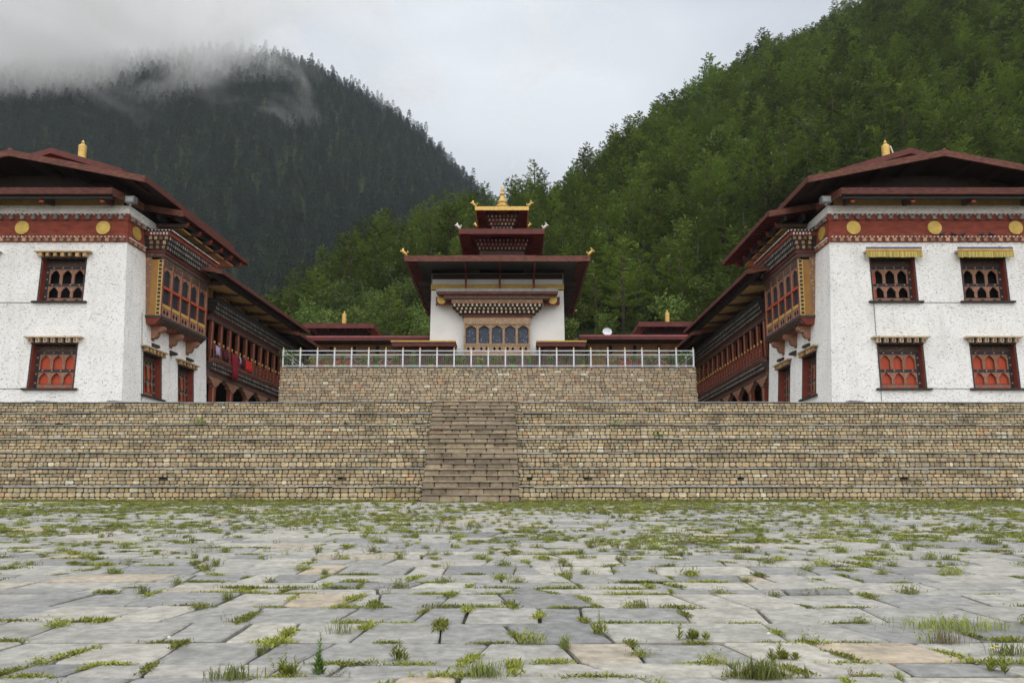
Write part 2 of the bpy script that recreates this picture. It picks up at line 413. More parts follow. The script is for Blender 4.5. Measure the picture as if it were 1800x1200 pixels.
M['wire'] = mk('wire_mesh', (.30, .31, .32), (.2, .2, .2), rough=.5, metal=.5)
M['cable'] = mk('black_cable', (.03, .03, .03), rough=.6)
M['grey'] = mk('grey_metal', (.32, .34, .35), (.22, .23, .24), rough=.5)
M['glass'] = mk('lamp_glass', (.5, .55, .56), (.4, .44, .45), rough=.15, bump=0)
M['bark'] = mk('pine_bark', (.065, .048, .036), (.04, .03, .024), ns=3.0, rough=.95, bump=.6, objr=.3)
M['needles'] = mk_leaf('pine_needles', (.034, .066, .016), (.205, .262, .048), (.135, .195, .032))
M['needles_far'] = mk_leaf('fir_needles', (.010, .025, .026), (.024, .045, .038), (.020, .048, .024))
M['leaf'] = mk_leaf('broad_leaves', (.06, .10, .022), (.16, .20, .042), (.10, .155, .035))
M['weed'] = mk_leaf('weed_leaves', (.14, .17, .03), (.34, .35, .075), None, objr=.35)
M['weedred'] = mk_leaf('reddish_weed', (.12, .07, .035), (.22, .2, .05), None, objr=.3)
M['grassy'] = mk_leaf('grass_blades', (.14, .18, .05), (.33, .36, .12), None, objr=.3)
M['hill'] = None

def mk_hill():
    m, t, b = base_mat('forest_floor'); L = t.links.new
    g = nn(t, 'ShaderNodeNewGeometry')
    n = nn(t, 'ShaderNodeTexNoise', Scale=.35, Detail=8.0, Roughness=.7); L(g.outputs['Position'], n.inputs['Vector'])
    a = nn(t, 'ShaderNodeMixRGB'); a.inputs['Color1'].default_value = (.014, .022, .009, 1); a.inputs['Color2'].default_value = (.035, .052, .016, 1)
    L(n.outputs['Fac'], a.inputs['Fac'])
    sx = nn(t, 'ShaderNodeSeparateXYZ'); L(g.outputs['Position'], sx.inputs['Vector'])
    ad = nn(t, 'ShaderNodeMath', operation='MULTIPLY_ADD'); ad.inputs[1].default_value = 5.0; L(n.outputs['Fac'], ad.inputs[0]); L(sx.outputs['Z'], ad.inputs[2])
    mr = nn(t, 'ShaderNodeMapRange'); mr.inputs['From Min'].default_value = 25.0; mr.inputs['From Max'].default_value = 23.0
    L(ad.outputs[0], mr.inputs['Value'])
    c = nn(t, 'ShaderNodeMixRGB'); c.inputs['Color2'].default_value = (.20, .145, .09, 1)
    L(a.outputs['Color'], c.inputs['Color1']); L(mr.outputs['Result'], c.inputs['Fac']); L(c.outputs['Color'], b.inputs['Base Color'])
    b.inputs['Roughness'].default_value = 1.0; b.inputs['Specular IOR Level'].default_value = .1
    n2 = nn(t, 'ShaderNodeTexNoise', Scale=1.5, Detail=8.0); L(g.outputs['Position'], n2.inputs['Vector'])
    bp = nn(t, 'ShaderNodeBump', Strength=1.0, Distance=.6); L(n2.outputs['Fac'], bp.inputs['Height']); L(bp.outputs['Normal'], b.inputs['Normal'])
    return m
M['hill'] = mk_hill()

# ------------------------------------------------------------------ terrain
def GZ(y): return -1.6 + 0.0738 * y           # plaza rises gently towards the terraces

mb = MB(); mb.add([(-2500, -2500, -4.2), (2500, -2500, -4.2), (2500, 2500, -4.2), (-2500, 2500, -4.2)], [(0, 1, 2, 3)])
mb.build('ground', M['hill'], kind='structure')

def interp(tab, t):
    for (a, b), (c, d) in zip(tab, tab[1:]):
        if t <= c:
            k = max(0, (t - a) / (c - a)); return b + (d - b) * k
    return tab[-1][1]
# near hillside: azimuth t = x/y -> slope of the crest line seen from the plaza, and crest distance
NEAR_S = [(-1.6, .10), (-.62, .14), (-.436, .194), (-.344, .254), (-.295, .307), (-.252, .345), (-.194, .384), (-.149, .398), (-.105, .415), (-.075, .432), (-.045, .437), (-.022, .417), (-.011, .415), (0, .443), (.023, .457), (.06, .454), (.075, .466), (.121, .498), (.16, .536), (.23, .575), (.308, .622), (.403, .668), (.451, .698), (.547, .751), (.712, .838), (1.1, .92), (1.8, .95)]
NEAR_Y = [(-1.6, 150), (-.34, 150), (-.1, 190), (.0, 195), (.1, 220), (.25, 270), (.45, 330), (.7, 370), (1.8, 420)]
FAR_S = [(-1.8, .60), (-.845, .616), (-.691, .608), (-.538, .62), (-.385, .637), (-.323, .629), (-.261, .606), (-.199, .571), (-.152, .539), (-.106, .498), (-.06, .45), (-.03, .423), (.015, .376), (.1, .32), (.5, .3)]
def near_h(x, y):
    t = x / y
    if y < 88: return None
    yr = interp(NEAR_Y, t); zr = (interp(NEAR_S, t) - 9.0 / yr) * yr
    k = max(0.0, (y - 88) / (yr - 88))
    if k <= 1: z = 15 + (zr - 15) * (k ** .93)
    else: z = zr - (y - yr) * .55
    return z + 1.6 * (noise.noise(Vector((x * .03, y * .03, 2))) ) * min(1, max(0, (y - 88) / 20)) * 1.5
def far_h(x, y):
    t = x / y
    y0, yr = 400, 980
    zr = (interp(FAR_S, t) - .012) * yr
    k = max(0.0, (y - y0) / (yr - y0))
    if k <= 1: z = 60 + (zr - 60) * (k ** 1.02)
    else: z = zr - (y - yr) * .5
    return z + 22 * noise.noise(Vector((x * .006, y * .004, 5))) * min(1, max(0, 1 - abs(k - .5) * 1.6) + .15)
def terrain(name, fn, ts, ys, label=None):
    vs = [(t * y, y, fn(t * y, y)) for y in ys for t in ts]
    n = len(ts); fs = []
    for j in range(len(ys) - 1):
        for i in range(n - 1):
            a = j * n + i; fs.append((a, a + 1, a + n + 1, a + n))
    mb = MB(); mb.add(vs, fs)
    return mb.build(name, M['hill'], kind='structure', smooth=True)
terrain('near_hillside', near_h, [-1.5 + i * .02 for i in range(166)], [88 + i * 5.5 for i in range(90)])
terrain('far_mountain', far_h, [-1.8 + i * .025 for i in range(93)], [390 + i * 12 for i in range(75)])
# bench of ground behind the halls
mb = MB()
mb.add([(-160, 68, 5.0), (160, 68, 5.0), (160, 93, 14.8), (-160, 93, 14.8)], [(0, 1, 2, 3)])
mb.add([(-400, 30, -1), (-40, 60, 5.6), (-40, 95, 14), (-400, 95, 14)], [(0, 1, 2, 3)])
mb.add([(400, 30, -1), (400, 95, 14), (40, 95, 14), (40, 60, 5.6)], [(0, 1, 2, 3)])
mb.build('valley_floor', M['hill'], kind='structure')

# ------------------------------------------------------------------ plaza with paving slabs
rp = random.Random(11)
mb = MB()
mb.add([(-75, -14, GZ(-14) - .042), (75, -14, GZ(-14) - .042), (75, 31, GZ(31) - .042), (-75, 31, GZ(31) - .042)], [(0, 1, 2, 3)])
plaza = mb.build('plaza', M['soil'], kind='structure', loc=(0, 0, 0))
joints = []            # (x, y, angle, length) of joint pieces, for the weeds
slabs = []
def wav(x, y): return .16 * noise.noise(Vector((x * .22, y * .4, 3.3))) + .05 * noise.noise(Vector((x * 1.1, y * 2, 7)))
rows = [1.2]
while rows[-1] < 29.6:
    rows.append(rows[-1] + rp.choice([.36, .46, .55, .66, .82]) * (1 + .1 * rp.random()))
rows[-1] = 29.95
for j in range(len(rows) - 1):
    y0, y1 = rows[j], rows[j + 1]
    half = .66 * y1 + 4.5 + (3 if y1 < 9 else 0)
    x = -half - rp.random()
    sk = rp.uniform(-.12, .12)
    prev = (x, 0)
    while x < half:
        w = rp.choice([.45, .55, .7, .85, 1.0, 1.35]) * rp.uniform(.85, 1.15)
        x2 = x + w
        sk2 = rp.uniform(-.16, .16) + (.08 if x2 < 0 else -.08)
        g = rp.uniform(.008, .022)
        A = (x + g, y0 + wav(x, y0) + g); B = (x2 - g, y0 + wav(x2, y0) + g)
        C = (x2 + sk2 - g, y1 + wav(x2 + sk2, y1) - g); D = (x + sk + g, y1 + wav(x + sk, y1) - g)
        slabs.append((y0, x, A, B, C, D, rp.random()))
        joints.append(((x + x2) / 2, y0 + wav((x + x2) / 2, y0), 0.0, w))
        joints.append((x2 + sk2 / 2, (y0 + y1) / 2 + wav(x2, y0), math.atan2(y1 - y0, sk2), y1 - y0))
        x, sk = x2, sk2
def slab_mesh(mb, s):
    y0, x, A, B, C, D, r = s
    mb.rnd = r
    pts = [A, ((A[0] + B[0]) / 2 + rp.uniform(-.1, .1), (A[1] + B[1]) / 2 + rp.uniform(-.025, .025)), B, ((B[0] + C[0]) / 2 + rp.uniform(-.012, .012), (B[1] + C[1]) / 2), C,
           ((D[0] + C[0]) / 2 + rp.uniform(-.1, .1), (C[1] + D[1]) / 2 + rp.uniform(-.025, .025)), D, ((A[0] + D[0]) / 2 + rp.uniform(-.012, .012), (A[1] + D[1]) / 2)]
    # clipped corners
    cx = sum(p[0] for p in pts) / 8; cy = sum(p[1] for p in pts) / 8
    tx, ty, dz = rp.uniform(-.008, .008), rp.uniform(-.01, .01), rp.uniform(-.008, .01)
    q = []
    for i, p in enumerate(pts):
        if i % 2 == 0:
            for o_ in (pts[i - 1], pts[(i + 1) % 8]):
                k = rp.uniform(.012, .045) / max(.05, math.hypot(o_[0] - p[0], o_[1] - p[1]))
                q.append((p[0] + (o_[0] - p[0]) * k, p[1] + (o_[1] - p[1]) * k))
        else: q.append(p)
    n = len(q)
    def ring(ins, dzz):
        o = []
        for p in q:
            d = math.hypot(p[0] - cx, p[1] - cy); k = 1 - ins / max(d, .1)
            X, Y = cx + (p[0] - cx) * k, cy + (p[1] - cy) * k
            o.append((X, Y, GZ(Y) + dz + dzz + tx * (X - cx) + ty * (Y - cy)))
        return o
    b0, b1, b2 = ring(0, -.06), ring(0, -.012), ring(.018, 0)
    fs = [(i, (i + 1) % n, n + (i + 1) % n, n + i) for i in range(n)] + [(n + i, n + (i + 1) % n, 2 * n + (i + 1) % n, 2 * n + i) for i in range(n)] + [tuple(range(2 * n, 3 * n))]
    mb.add(b0 + b1 + b2, fs)
def in_view(x, y, m=.72): return abs(x) < m * y + .6
slabs.sort(key=lambda s: (s[0] < 5.0 or not in_view((s[2][0] + s[3][0]) / 2, s[0]), s[0]))
rest = MB()
for i, s in enumerate(slabs):
    if i < 295:
        m_ = MB(); slab_mesh(m_, s); m_.build('paving_slab', M['paving'], plaza)
    else: slab_mesh(rest, s)
rest.build('distant_paving_slabs', M['paving'], plaza, kind='stuff')

# ------------------------------------------------------------------ stone work
def stone_geo(mb, r, F, u0, u1, z0, z1, proud):
    """one dressed stone: rounded front, F(u, w, z) with w outwards"""
    w, h = u1 - u0, z1 - z0
    g = .012
    u0 += g * r.uniform(.5, 1.4); u1 -= g * r.uniform(.5, 1.4); z0 += g * r.uniform(.4, 1.2); z1 -= g * r.uniform(.4, 1.2)
    c = min(w, h) * r.uniform(.14, .26)
    j = lambda a: r.uniform(-a, a)
    o = [(u0 + c, z0), (u1 - c, z0 + j(.006)), (u1, z0 + c), (u1 + j(.006), z1 - c), (u1 - c, z1), (u0 + c, z1 + j(.006)), (u0, z1 - c), (u0 + j(.006), z0 + c)]
    cu, cz = (u0 + u1) / 2, (z0 + z1) / 2
    p = proud
    A = [F(u, -.05, z) for u, z in o]
    B = [F(u, p - .022, z) for u, z in o]
    C = [F(cu + (u - cu) * .84, p + j(.008), cz + (z - cz) * .74) for u, z in o]
    n = 8
    fs = [(i, (i + 1) % n, n + (i + 1) % n, n + i) for i in range(n)] + [(n + i, n + (i + 1) % n, 2 * n + (i + 1) % n, 2 * n + i) for i in range(n)] + [tuple(range(2 * n, 3 * n))]
    mb.rnd = r.random()
    mb.add(A + B + C, fs)

def course_heights(r, total, lo, hi):
    hs = []
    while sum(hs) < total - lo * .6: hs.append(r.uniform(lo, hi))
    k = total / sum(hs); return [h * k for h in hs]

EDGE = [(30.0, 0.58, 1.18), (31.8, 1.18, 1.97), (33.6, 1.97, 2.74), (35.4, 2.74, 3.51), (37.2, 3.51, 4.34), (39.0, 4.34, 5.13), (40.8, 5.13, 5.93)]
rs = random.Random(5)
terr = empty('seating_terraces', (0, 35, .6), 'broad stepped stone seating terraces with slate edges rising from the weedy plaza', 'stone terrace')
def stair_at(y):
    k = (y - 29.3) / (40.9 - 29.3); return -1.53 - .43 * k, 1.8 + .31 * k      # centre, half width
core = MB()
for (y, z0, z1) in EDGE:
    sc_, sh_ = stair_at(y)
    core.box(W, -62, sc_ - sh_ + .1, y + .03, 62, z0 - .6, z1 - .03); core.box(W, sc_ + sh_ - .1, 62, y + .03, 62, z0 - .6, z1 - .03)
core.build('mortar_core', M['mortar'], terr, kind='stuff')
mb = MB(); mb.box(W, -62, 62, 41.0, 70, 5.90, 5.93); mb.build('upper_pavement', M['cement'], terr)
HOLES = {0: [], 1: [(-13.9, 2), (-6.9, 2), (.75, 2), (2.9, 2), (9.1, 2), (15.6, 2), (20.6, 2)], 5: [(-22.3, 1), (-8.2, 1), (-4.6, 1), (9.9, 1), (15.3, 1)], 3: []}
n_obj = 0
restst = MB(); singles = []
for li, (y, z0, z1) in enumerate(EDGE):
    F = lambda u, w, z, y=y: (u, y + .0 - w, z)
    sc_, sh_ = stair_at(y); SX0, SX1 = sc_ - sh_ + .12, sc_ + sh_ - .12
    zz = z0
    hs = course_heights(rs, z1 - z0 - .06, .125, .19)
    for ci, h in enumerate(hs):
        x = -.75 * y - 4 - rs.random()
        while x < .75 * y + 4:
            w = rs.uniform(.15, .36)
            hole = any(abs(x + w / 2 - hx) < .16 and ci == hr for hx, hr in HOLES.get(li, []))
            inst = SX0 + .1 < x and x + w < SX1 - .1
            if not hole and not inst:
                if li == 0 and ci < 2 and abs(x + w / 2) < .655 * y and len(singles) < 290:
                    singles.append((F, x, x + w, zz, zz + h))
                else: stone_geo(restst, rs, F, x, x + w, zz, zz + h, rs.uniform(-.012, .022))
            x += w
        zz += h
for s in singles:
    m_ = MB(); stone_geo(m_, rs, *s, rs.uniform(-.012, .022)); m_.build('stone', M['stone'], terr)
restst.build('stone_courses', M['stone'], terr, kind='stuff')
# weep holes: the dark mouths of the gaps left in the courses
for li, hl in HOLES.items():
    y, z0, z1 = EDGE[li]
    for hx, hr in hl:
        mb = MB(); mb.box(W, hx - .15, hx + .15, y + .015, y + .028, z0 + .17 * hr + .02, z0 + .17 * hr + .17)
        mb.build('weep_hole', M['void'], terr)
cp = MB(); nc = 0
for li, (y, z0, z1) in enumerate(EDGE):
    sc_, sh_ = stair_at(y); SX0, SX1 = sc_ - sh_, sc_ + sh_
    x = -.75 * y - 4
    while x < .75 * y + 4:
        w = rs.uniform(.9, 1.9)
        if not (x > SX0 - .2 and x + w < SX1 + .2):
            tgt = cp; one = False
            if li < 6 and abs(x + w / 2) < .66 * y and nc < 215: tgt = MB(); one = True; nc += 1
            a, b = x + .01, x + w - .01
            if a < SX0 < b: b = SX0
            if a < SX1 < b: a = SX1
            tgt.rnd = rs.random()
            d = rs.uniform(.05, .10); t = rs.uniform(.038, .055); lift = rs.uniform(-.015, .018)
            zt = z1 + lift
            P_ = lambda u, yy, z: (u, yy, z)
            bot = [(a, y - d, zt - t), (a + w * .4 if a + w * .4 < b else (a + b) / 2, y - d - rs.uniform(-.02, .025), zt - t), (b, y - d + rs.uniform(-.015, .015), zt - t), (b, y + .45, zt - t), (a, y + .45, zt - t)]
            top = [(p[0], p[1] + .01 if i < 3 else p[1], zt) for i, p in enumerate(bot)]
            tgt.hexa(bot, top)
            if one: tgt.build('coping_slab', M['slate'] if li < 6 else M['cement'], terr)
        x += w
cp.build('coping_slabs', M['slate'], terr, kind='stuff')

# stair in the middle of the terraces: fourteen rough treads
stair = empty('stone_stair', (-2, 29.6, .6), 'straight flight of rough brown stone steps set into the middle of the seating terraces', 'stair')
NS = 20
for k in range(NS):
    y = 29.3 + (40.9 - 29.3) * k / NS
    z1 = .6 + (5.92 - .6) * (k + 1) / NS
    z0 = .6 + (5.92 - .6) * k / NS - .02
    cx, hwid = stair_at(y)
    st = empty('step', (cx, y, z0), parent=stair)
    mb = MB(); mb.box(W, cx - hwid, cx + hwid, y + .05, y + 2.0 if k < NS - 1 else 41.2, z0 - .75, z1 - .03); mb.build('mortar_bed', M['mortar'], st)
    F = lambda u, w, z, y=y: (u, y - w, z)
    x = cx - hwid
    while x < cx + hwid - .05:
        w = min(rs.uniform(.3, .95), cx + hwid - x)
        if cx + hwid - (x + w) < .15: w = cx + hwid - x
        m_ = MB(); stone_geo(m_, rs, F, x, x + w, z0 - .03, z1 - .05, rs.uniform(.0, .05)); m_.build('stone', M['stair'], st)
        x += w
    mb = MB(); mb.rnd = rs.random()
    mb.box(W, cx - hwid, cx + hwid, y - rs.uniform(.05, .09), y + .85, z1 - .05, z1); mb.build('tread', M['stair'], st)
    # side cheeks of the stair
    for sx in (-1, 1):
        mb = MB(); mb.box(W, *(sorted((cx + sx * hwid, cx + sx * (hwid - .12)))), y + .06, y + 1.6, z0 - .4, z1 - .06); mb.build('cheek', M['mortar'], st)

# upper retaining wall
UX0, UX1, UY, UZ0, UZ1 = -14.9, 11.85, 50.0, 5.93, 9.5
uw = empty('retaining_wall', ((UX0 + UX1) / 2, UY, UZ0), 'tall warm brown stone retaining wall under the white railing', 'stone wall')
mb = MB()
def bat(x, y, z):       # slight batter
    k = (z - UZ0) * .035
    return (x + (k if x < 0 else -k) * (1 if abs(x) > 11 else 0), y + k, z)
mb.hexa([(UX0 + .03, UY + .03, UZ0 - .2), (UX1 - .03, UY + .03, UZ0 - .2), (UX1 - .03, 72, UZ0 - .2), (UX0 + .03, 72, UZ0 - .2)],
        [(UX0 + .15, UY + .15, UZ1 - .02), (UX1 - .15, UY + .15, UZ1 - .02), (UX1 - .15, 72, UZ1 - .02), (UX0 + .15, 72, UZ1 - .02)])
mb.build('mortar_core', M['mortar'], uw)
ru = random.Random(9)
rs2 = MB(); singles = []
faces = [(lambda u, w, z: bat(u, UY - w, z) if False else (u, UY + (z - UZ0) * .035 - w, z), UX0, UX1),
         (lambda u, w, z: (UX0 + (z - UZ0) * .035 - w, UY + u, z), 0.0, 20.0),
         (lambda u, w, z: (UX1 - (z - UZ0) * .035 + w, UY + u, z), 0.0, 20.0)]
for fi, (F, a, b) in enumerate(faces):
    zz = UZ0
    for ci, h in enumerate(course_heights(ru, UZ1 - UZ0, .15, .25)):
        ins = (zz - UZ0) * .035
        x = a + (ins if fi == 0 else 0); e = b - (ins if fi == 0 else 0)
        while x < e - .02:
            w = min(ru.uniform(.18, .50), e - x)
            if e - (x + w) < .12: w = e - x
            if fi == 0 and w > .30 and ci > 3 and len(singles) < 285: singles.append((F, x, x + w, zz, zz + h))
            else: stone_geo(rs2, ru, F, x, x + w, zz, zz + h, ru.uniform(-.015, .03))
            x += w
        zz += h
for s in singles:
    m_ = MB(); stone_geo(m_, ru, *s, ru.uniform(-.012, .025)); m_.build('stone', M['stonew'], uw)
rs2.build('stone_courses', M['stonew'], uw, kind='stuff')
mb = MB(); mb.box(W, UX0 + .09, UX1 - .09, UY + .08, UY + .5, UZ1 - .02, UZ1 + .05); mb.build('coping', M['cement'], uw)
mb = MB(); mb.box(W, UX0 + .12, UX1 - .12, UY + .5, 71.9, UZ1 - .02, UZ1 + .03)
mb.build('courtyard_floor', M['cement'], uw)
mb = MB(); mb.box(W, -40, 40, 69.4, 92, 5.0, UZ1 - .03); mb.build('hall_platform', M['cement'], kind='structure')

# ------------------------------------------------------------------ joinery helpers
ARCH = [(1, 0), (1.0, .34), (.94, .46), (.74, .50), (.73, .60), (.64, .74), (.40, .80), (.33, .93), (.12, 1.0), (0, 1)]
def arch_cell(mb, F, u0, u1, z0, z1, zs, zt, w0, w1, frac=.385, mi=0):
    """panel u0..u1, z0..z1 pierced by a lobed opening from z0 (sill) springing at zs with its top at zt"""
    c = (u0 + u1) / 2; hw = (u1 - u0) * frac
    con = [(x * hw, zs + t * (zt - zs)) for x, t in ARCH]
    mb.box(F, u0, c - hw, w0, w1, z0, zs, mi); mb.box(F, c + hw, u1, w0, w1, z0, zs, mi)
    for s in (-1, 1):
        poly = [(c + s * (u1 - u0) / 2, zs)] + [(c + s * x, z) for x, z in con] + [(c, z1), (c + s * (u1 - u0) / 2, z1)]
        mb.prism(F, poly, w0, w1, mi)

def dentils(mb, F, u0, u1, step, wid, w0, w1, z0, z1, mi=0, r=None):
    n = max(1, int(round(abs(u1 - u0) / step)))
    for k in range(n):
        u = u0 + (k + .5) * (u1 - u0) / n
        if r: mb.rnd = r.random()
        mb.box(F, u - wid / 2, u + wid / 2, w0, w1, z0, z1, mi)
    mb.rnd = .5

def window(par, F, uc, z0, w, h, dark, seed=0, small=False, bright=False):
    """recessed painted window: lintel with block ends, two tiers of lobed openings, sill"""
    f = lambda u, wv, z: F(uc + u, wv, z)
    r = random.Random(seed)
    wd = empty('window', f(0, 0, z0), parent=par, label=('painted window with dark lobed openings' if dark else 'painted window with red boards behind lobed openings'))
    H = h - .40; D = .40; e = w / 2; top = z0 + h
    mb = MB(); mb.box(f, -e - .28, e + .28, -.1, .15, z0 - .10, z0 - .003); mb.build('sill', M['dark'], wd)
    mb = MB(); mb.box(f, -e, -e + .035, -D, -.002, z0, z0 + H); mb.build('jamb', M['redwood'], wd)
    mb = MB(); mb.box(f, e - .035, e, -D, -.002, z0, z0 + H); mb.build('jamb', M['redwood'], wd)
    mb = MB(); mb.box(f, -e - .05, -e - .002, -.05, .03, z0, z0 + H); mb.box(f, e + .002, e + .05, -.05, .03, z0, z0 + H); mb.build('edge_strip', M['bluedark'], wd, kind='stuff')
    mb = MB(); mb.box(f, -e - .34, e + .34, -.05, .30, top - .08, top); mb.build('lintel_board', M['cream'], wd)
    mb = MB(); mb.box(f, -e - .05, e + .05, -.3, .06, top - .40, top - .083); mb.build('lintel', M['dark'], wd)
    mb = MB()
    n = 6 if small else 7
    for k in range(n):
        u = -e - .02 + (w + .04) * k / (n - 1)
        mb.rnd = r.random()
        mb.box(f, u - .10, u + .10, .062, .25, top - .33, top - .10, 0)
        mb.box(f, u - .05, u + .05, .252, .262, top - .27, top - .15, 1)
    mb.build('block_ends', [M['cream'] if bright else M['tanblock'], M['goldp'] if not bright else M['redwood']], wd, kind='stuff')
    a, b = -e + .035, e - .035
    side = .17
    zt = z0 + H
    mb = MB(); mb.box(f, a, b, -D - .03, -D + .03, zt - .34, zt); mb.build('frieze', M['ornd'], wd)
    mb = MB()
    for (q0, q1) in ((a, a + side), (b - side, b)): mb.box(f, q0, q1, -D - .04, -D + .04, z0, zt - .343)
    z_m = z0 + .30 + (H - .34 - .14 - .14 - .30) * .44     # top of lower arches
    u_lo0, u_lo1 = z0 + .30, z_m
    u_up0, u_up1 = z_m + .14, zt - .34 - .14
    mb.box(f, a + side, b - side, -D - .04, -D + .05, u_lo1 + .001, u_up0 - .001)
    mb.box(f, a + side, b - side, -D - .04, -D + .05, u_up1 + .001, zt - .343)
    mb.build('frame', M['bluedark'], wd)
    mb = MB()
    for zz in (u_lo1 + .07, u_up1 + .07):
        for k in range(4):
            mb.disc(f, a + side + (b - a - 2 * side) * (k + .5) / 4 * 1.0, zz, .045, -D + .051, -D + .075, 8)
    for zz in (z0 + .35, z0 + .85, z0 + 1.35, z0 + 1.75):
        if zz < zt - .4:
            mb.disc(f, a + side / 2, zz, .05, -D + .042, -D + .065, 8); mb.disc(f, b - side / 2, zz, .05, -D + .042, -D + .065, 8)
    mb.build('studs', M['tanblock'], wd, kind='stuff')
    N = 3
    for k in range(N):
        c0 = a + side + (b - a - 2 * side) * k / N; c1 = a + side + (b - a - 2 * side) * (k + 1) / N
        hh = u_up1 - u_up0
        m_ = MB(); arch_cell(m_, f, c0 + .003, c1 - .003, u_up0, u_up1, u_up0 + hh * .46, u_up1 - .06, -D - .03, -D + .02); m_.build('arched_panel', M['tan'], wd)
        hh = u_lo1 - u_lo0
        m_ = MB(); arch_cell(m_, f, c0 + .003, c1 - .003, u_lo0, u_lo1, u_lo0 + hh * .30, u_lo1 - .05, -D - .03, -D + .02); m_.build('arched_panel', M['tan'], wd)
        m_ = MB(); m_.box(f, c0 + .003, c1 - .003, -D - .03, -D + .025, z0 + .001, z0 + .27)
        cm = (c0 + c1) / 2
        m_.prism(f, [(cm - .15, z0 + .14), (cm, z0 + .05), (cm + .15, z0 + .14), (cm, z0 + .23)], -D + .026, -D + .032, 1)
        m_.box(f, c0 + .003, c1 - .003, -D - .03, -D + .04, z0 + .271, z0 + .297, 2)
        m_.build('lattice_panel', [M['tan'], M['shutter'] if not dark else M['void'], M['greydark']], wd)
    if dark:
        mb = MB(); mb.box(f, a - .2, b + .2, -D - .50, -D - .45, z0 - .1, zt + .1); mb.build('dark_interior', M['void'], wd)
        if dark == 2:
            mb = MB(); mb.box(f, b - side - .28, b - side - .05, -D - .2, -D - .16, z0, zt - .3); mb.build('open_shutter', M['shutter'], wd)
    else:
        n = 3
        for k in range(n):
            mb = MB(); mb.box(f, a + (b - a) * k / n + .004, a + (b - a) * (k + 1) / n - .004, -D - .14 - .03 * (k % 2), -D - .10 - .03 * (k % 2), z0 - .05, zt + .05); mb.build('board', M['shutter'], wd)
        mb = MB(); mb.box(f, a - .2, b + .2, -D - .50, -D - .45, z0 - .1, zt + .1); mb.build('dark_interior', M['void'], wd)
    return wd

def holed_face(mb, f, half, z0, z1, holes, off=0.0):
    """front wall sheet from -half(z) to half(z) with rectangular holes (u0,u1,z0,z1)"""
    us = sorted({h[0] for h in holes} | {h[1] for h in holes}); zs = sorted({z0, z1} | {h[2] for h in holes} | {h[3] for h in holes})
    for za, zb in zip(zs, zs[1:]):
        for i in range(len(us) + 1):
            ua = us[i - 1] if i else None; ub = us[i] if i < len(us) else None
            if ua is not None and ub is not None and any(h[0] <= ua and ub <= h[1] and h[2] <= za and zb <= h[3] for h in holes): continue
            L_ = lambda z: half(z)[0] if ua is None else ua
            R_ = lambda z: half(z)[1] if ub is None else ub
            mb.add([f(L_(za), 0, za), f(R_(za), 0, za), f(R_(zb), 0, zb), f(L_(zb), 0, zb)], [(0, 1, 2, 3)])

def slab2(mb, F, a0, z0, a1, z1, d0, d1, t, mi=0):
    """sloping slab; z0/z1 are the top heights at a0/a1"""
    bot = [F(a0, d0, z0 - t), F(a1, d0, z1 - t), F(a1, d1, z1 - t), F(a0, d1, z0 - t)]
    top = [F(a0, d0, z0), F(a1, d0, z1), F(a1, d1, z1), F(a0, d1, z0)]
    mb.hexa(bot, top, mi)

# ------------------------------------------------------------------ the two white blocks and their galleried wings
H0 = 6.4
def hz(z): return H0 - .06 * (z - 6)
def dz_(z): return .045 * (z - 6)

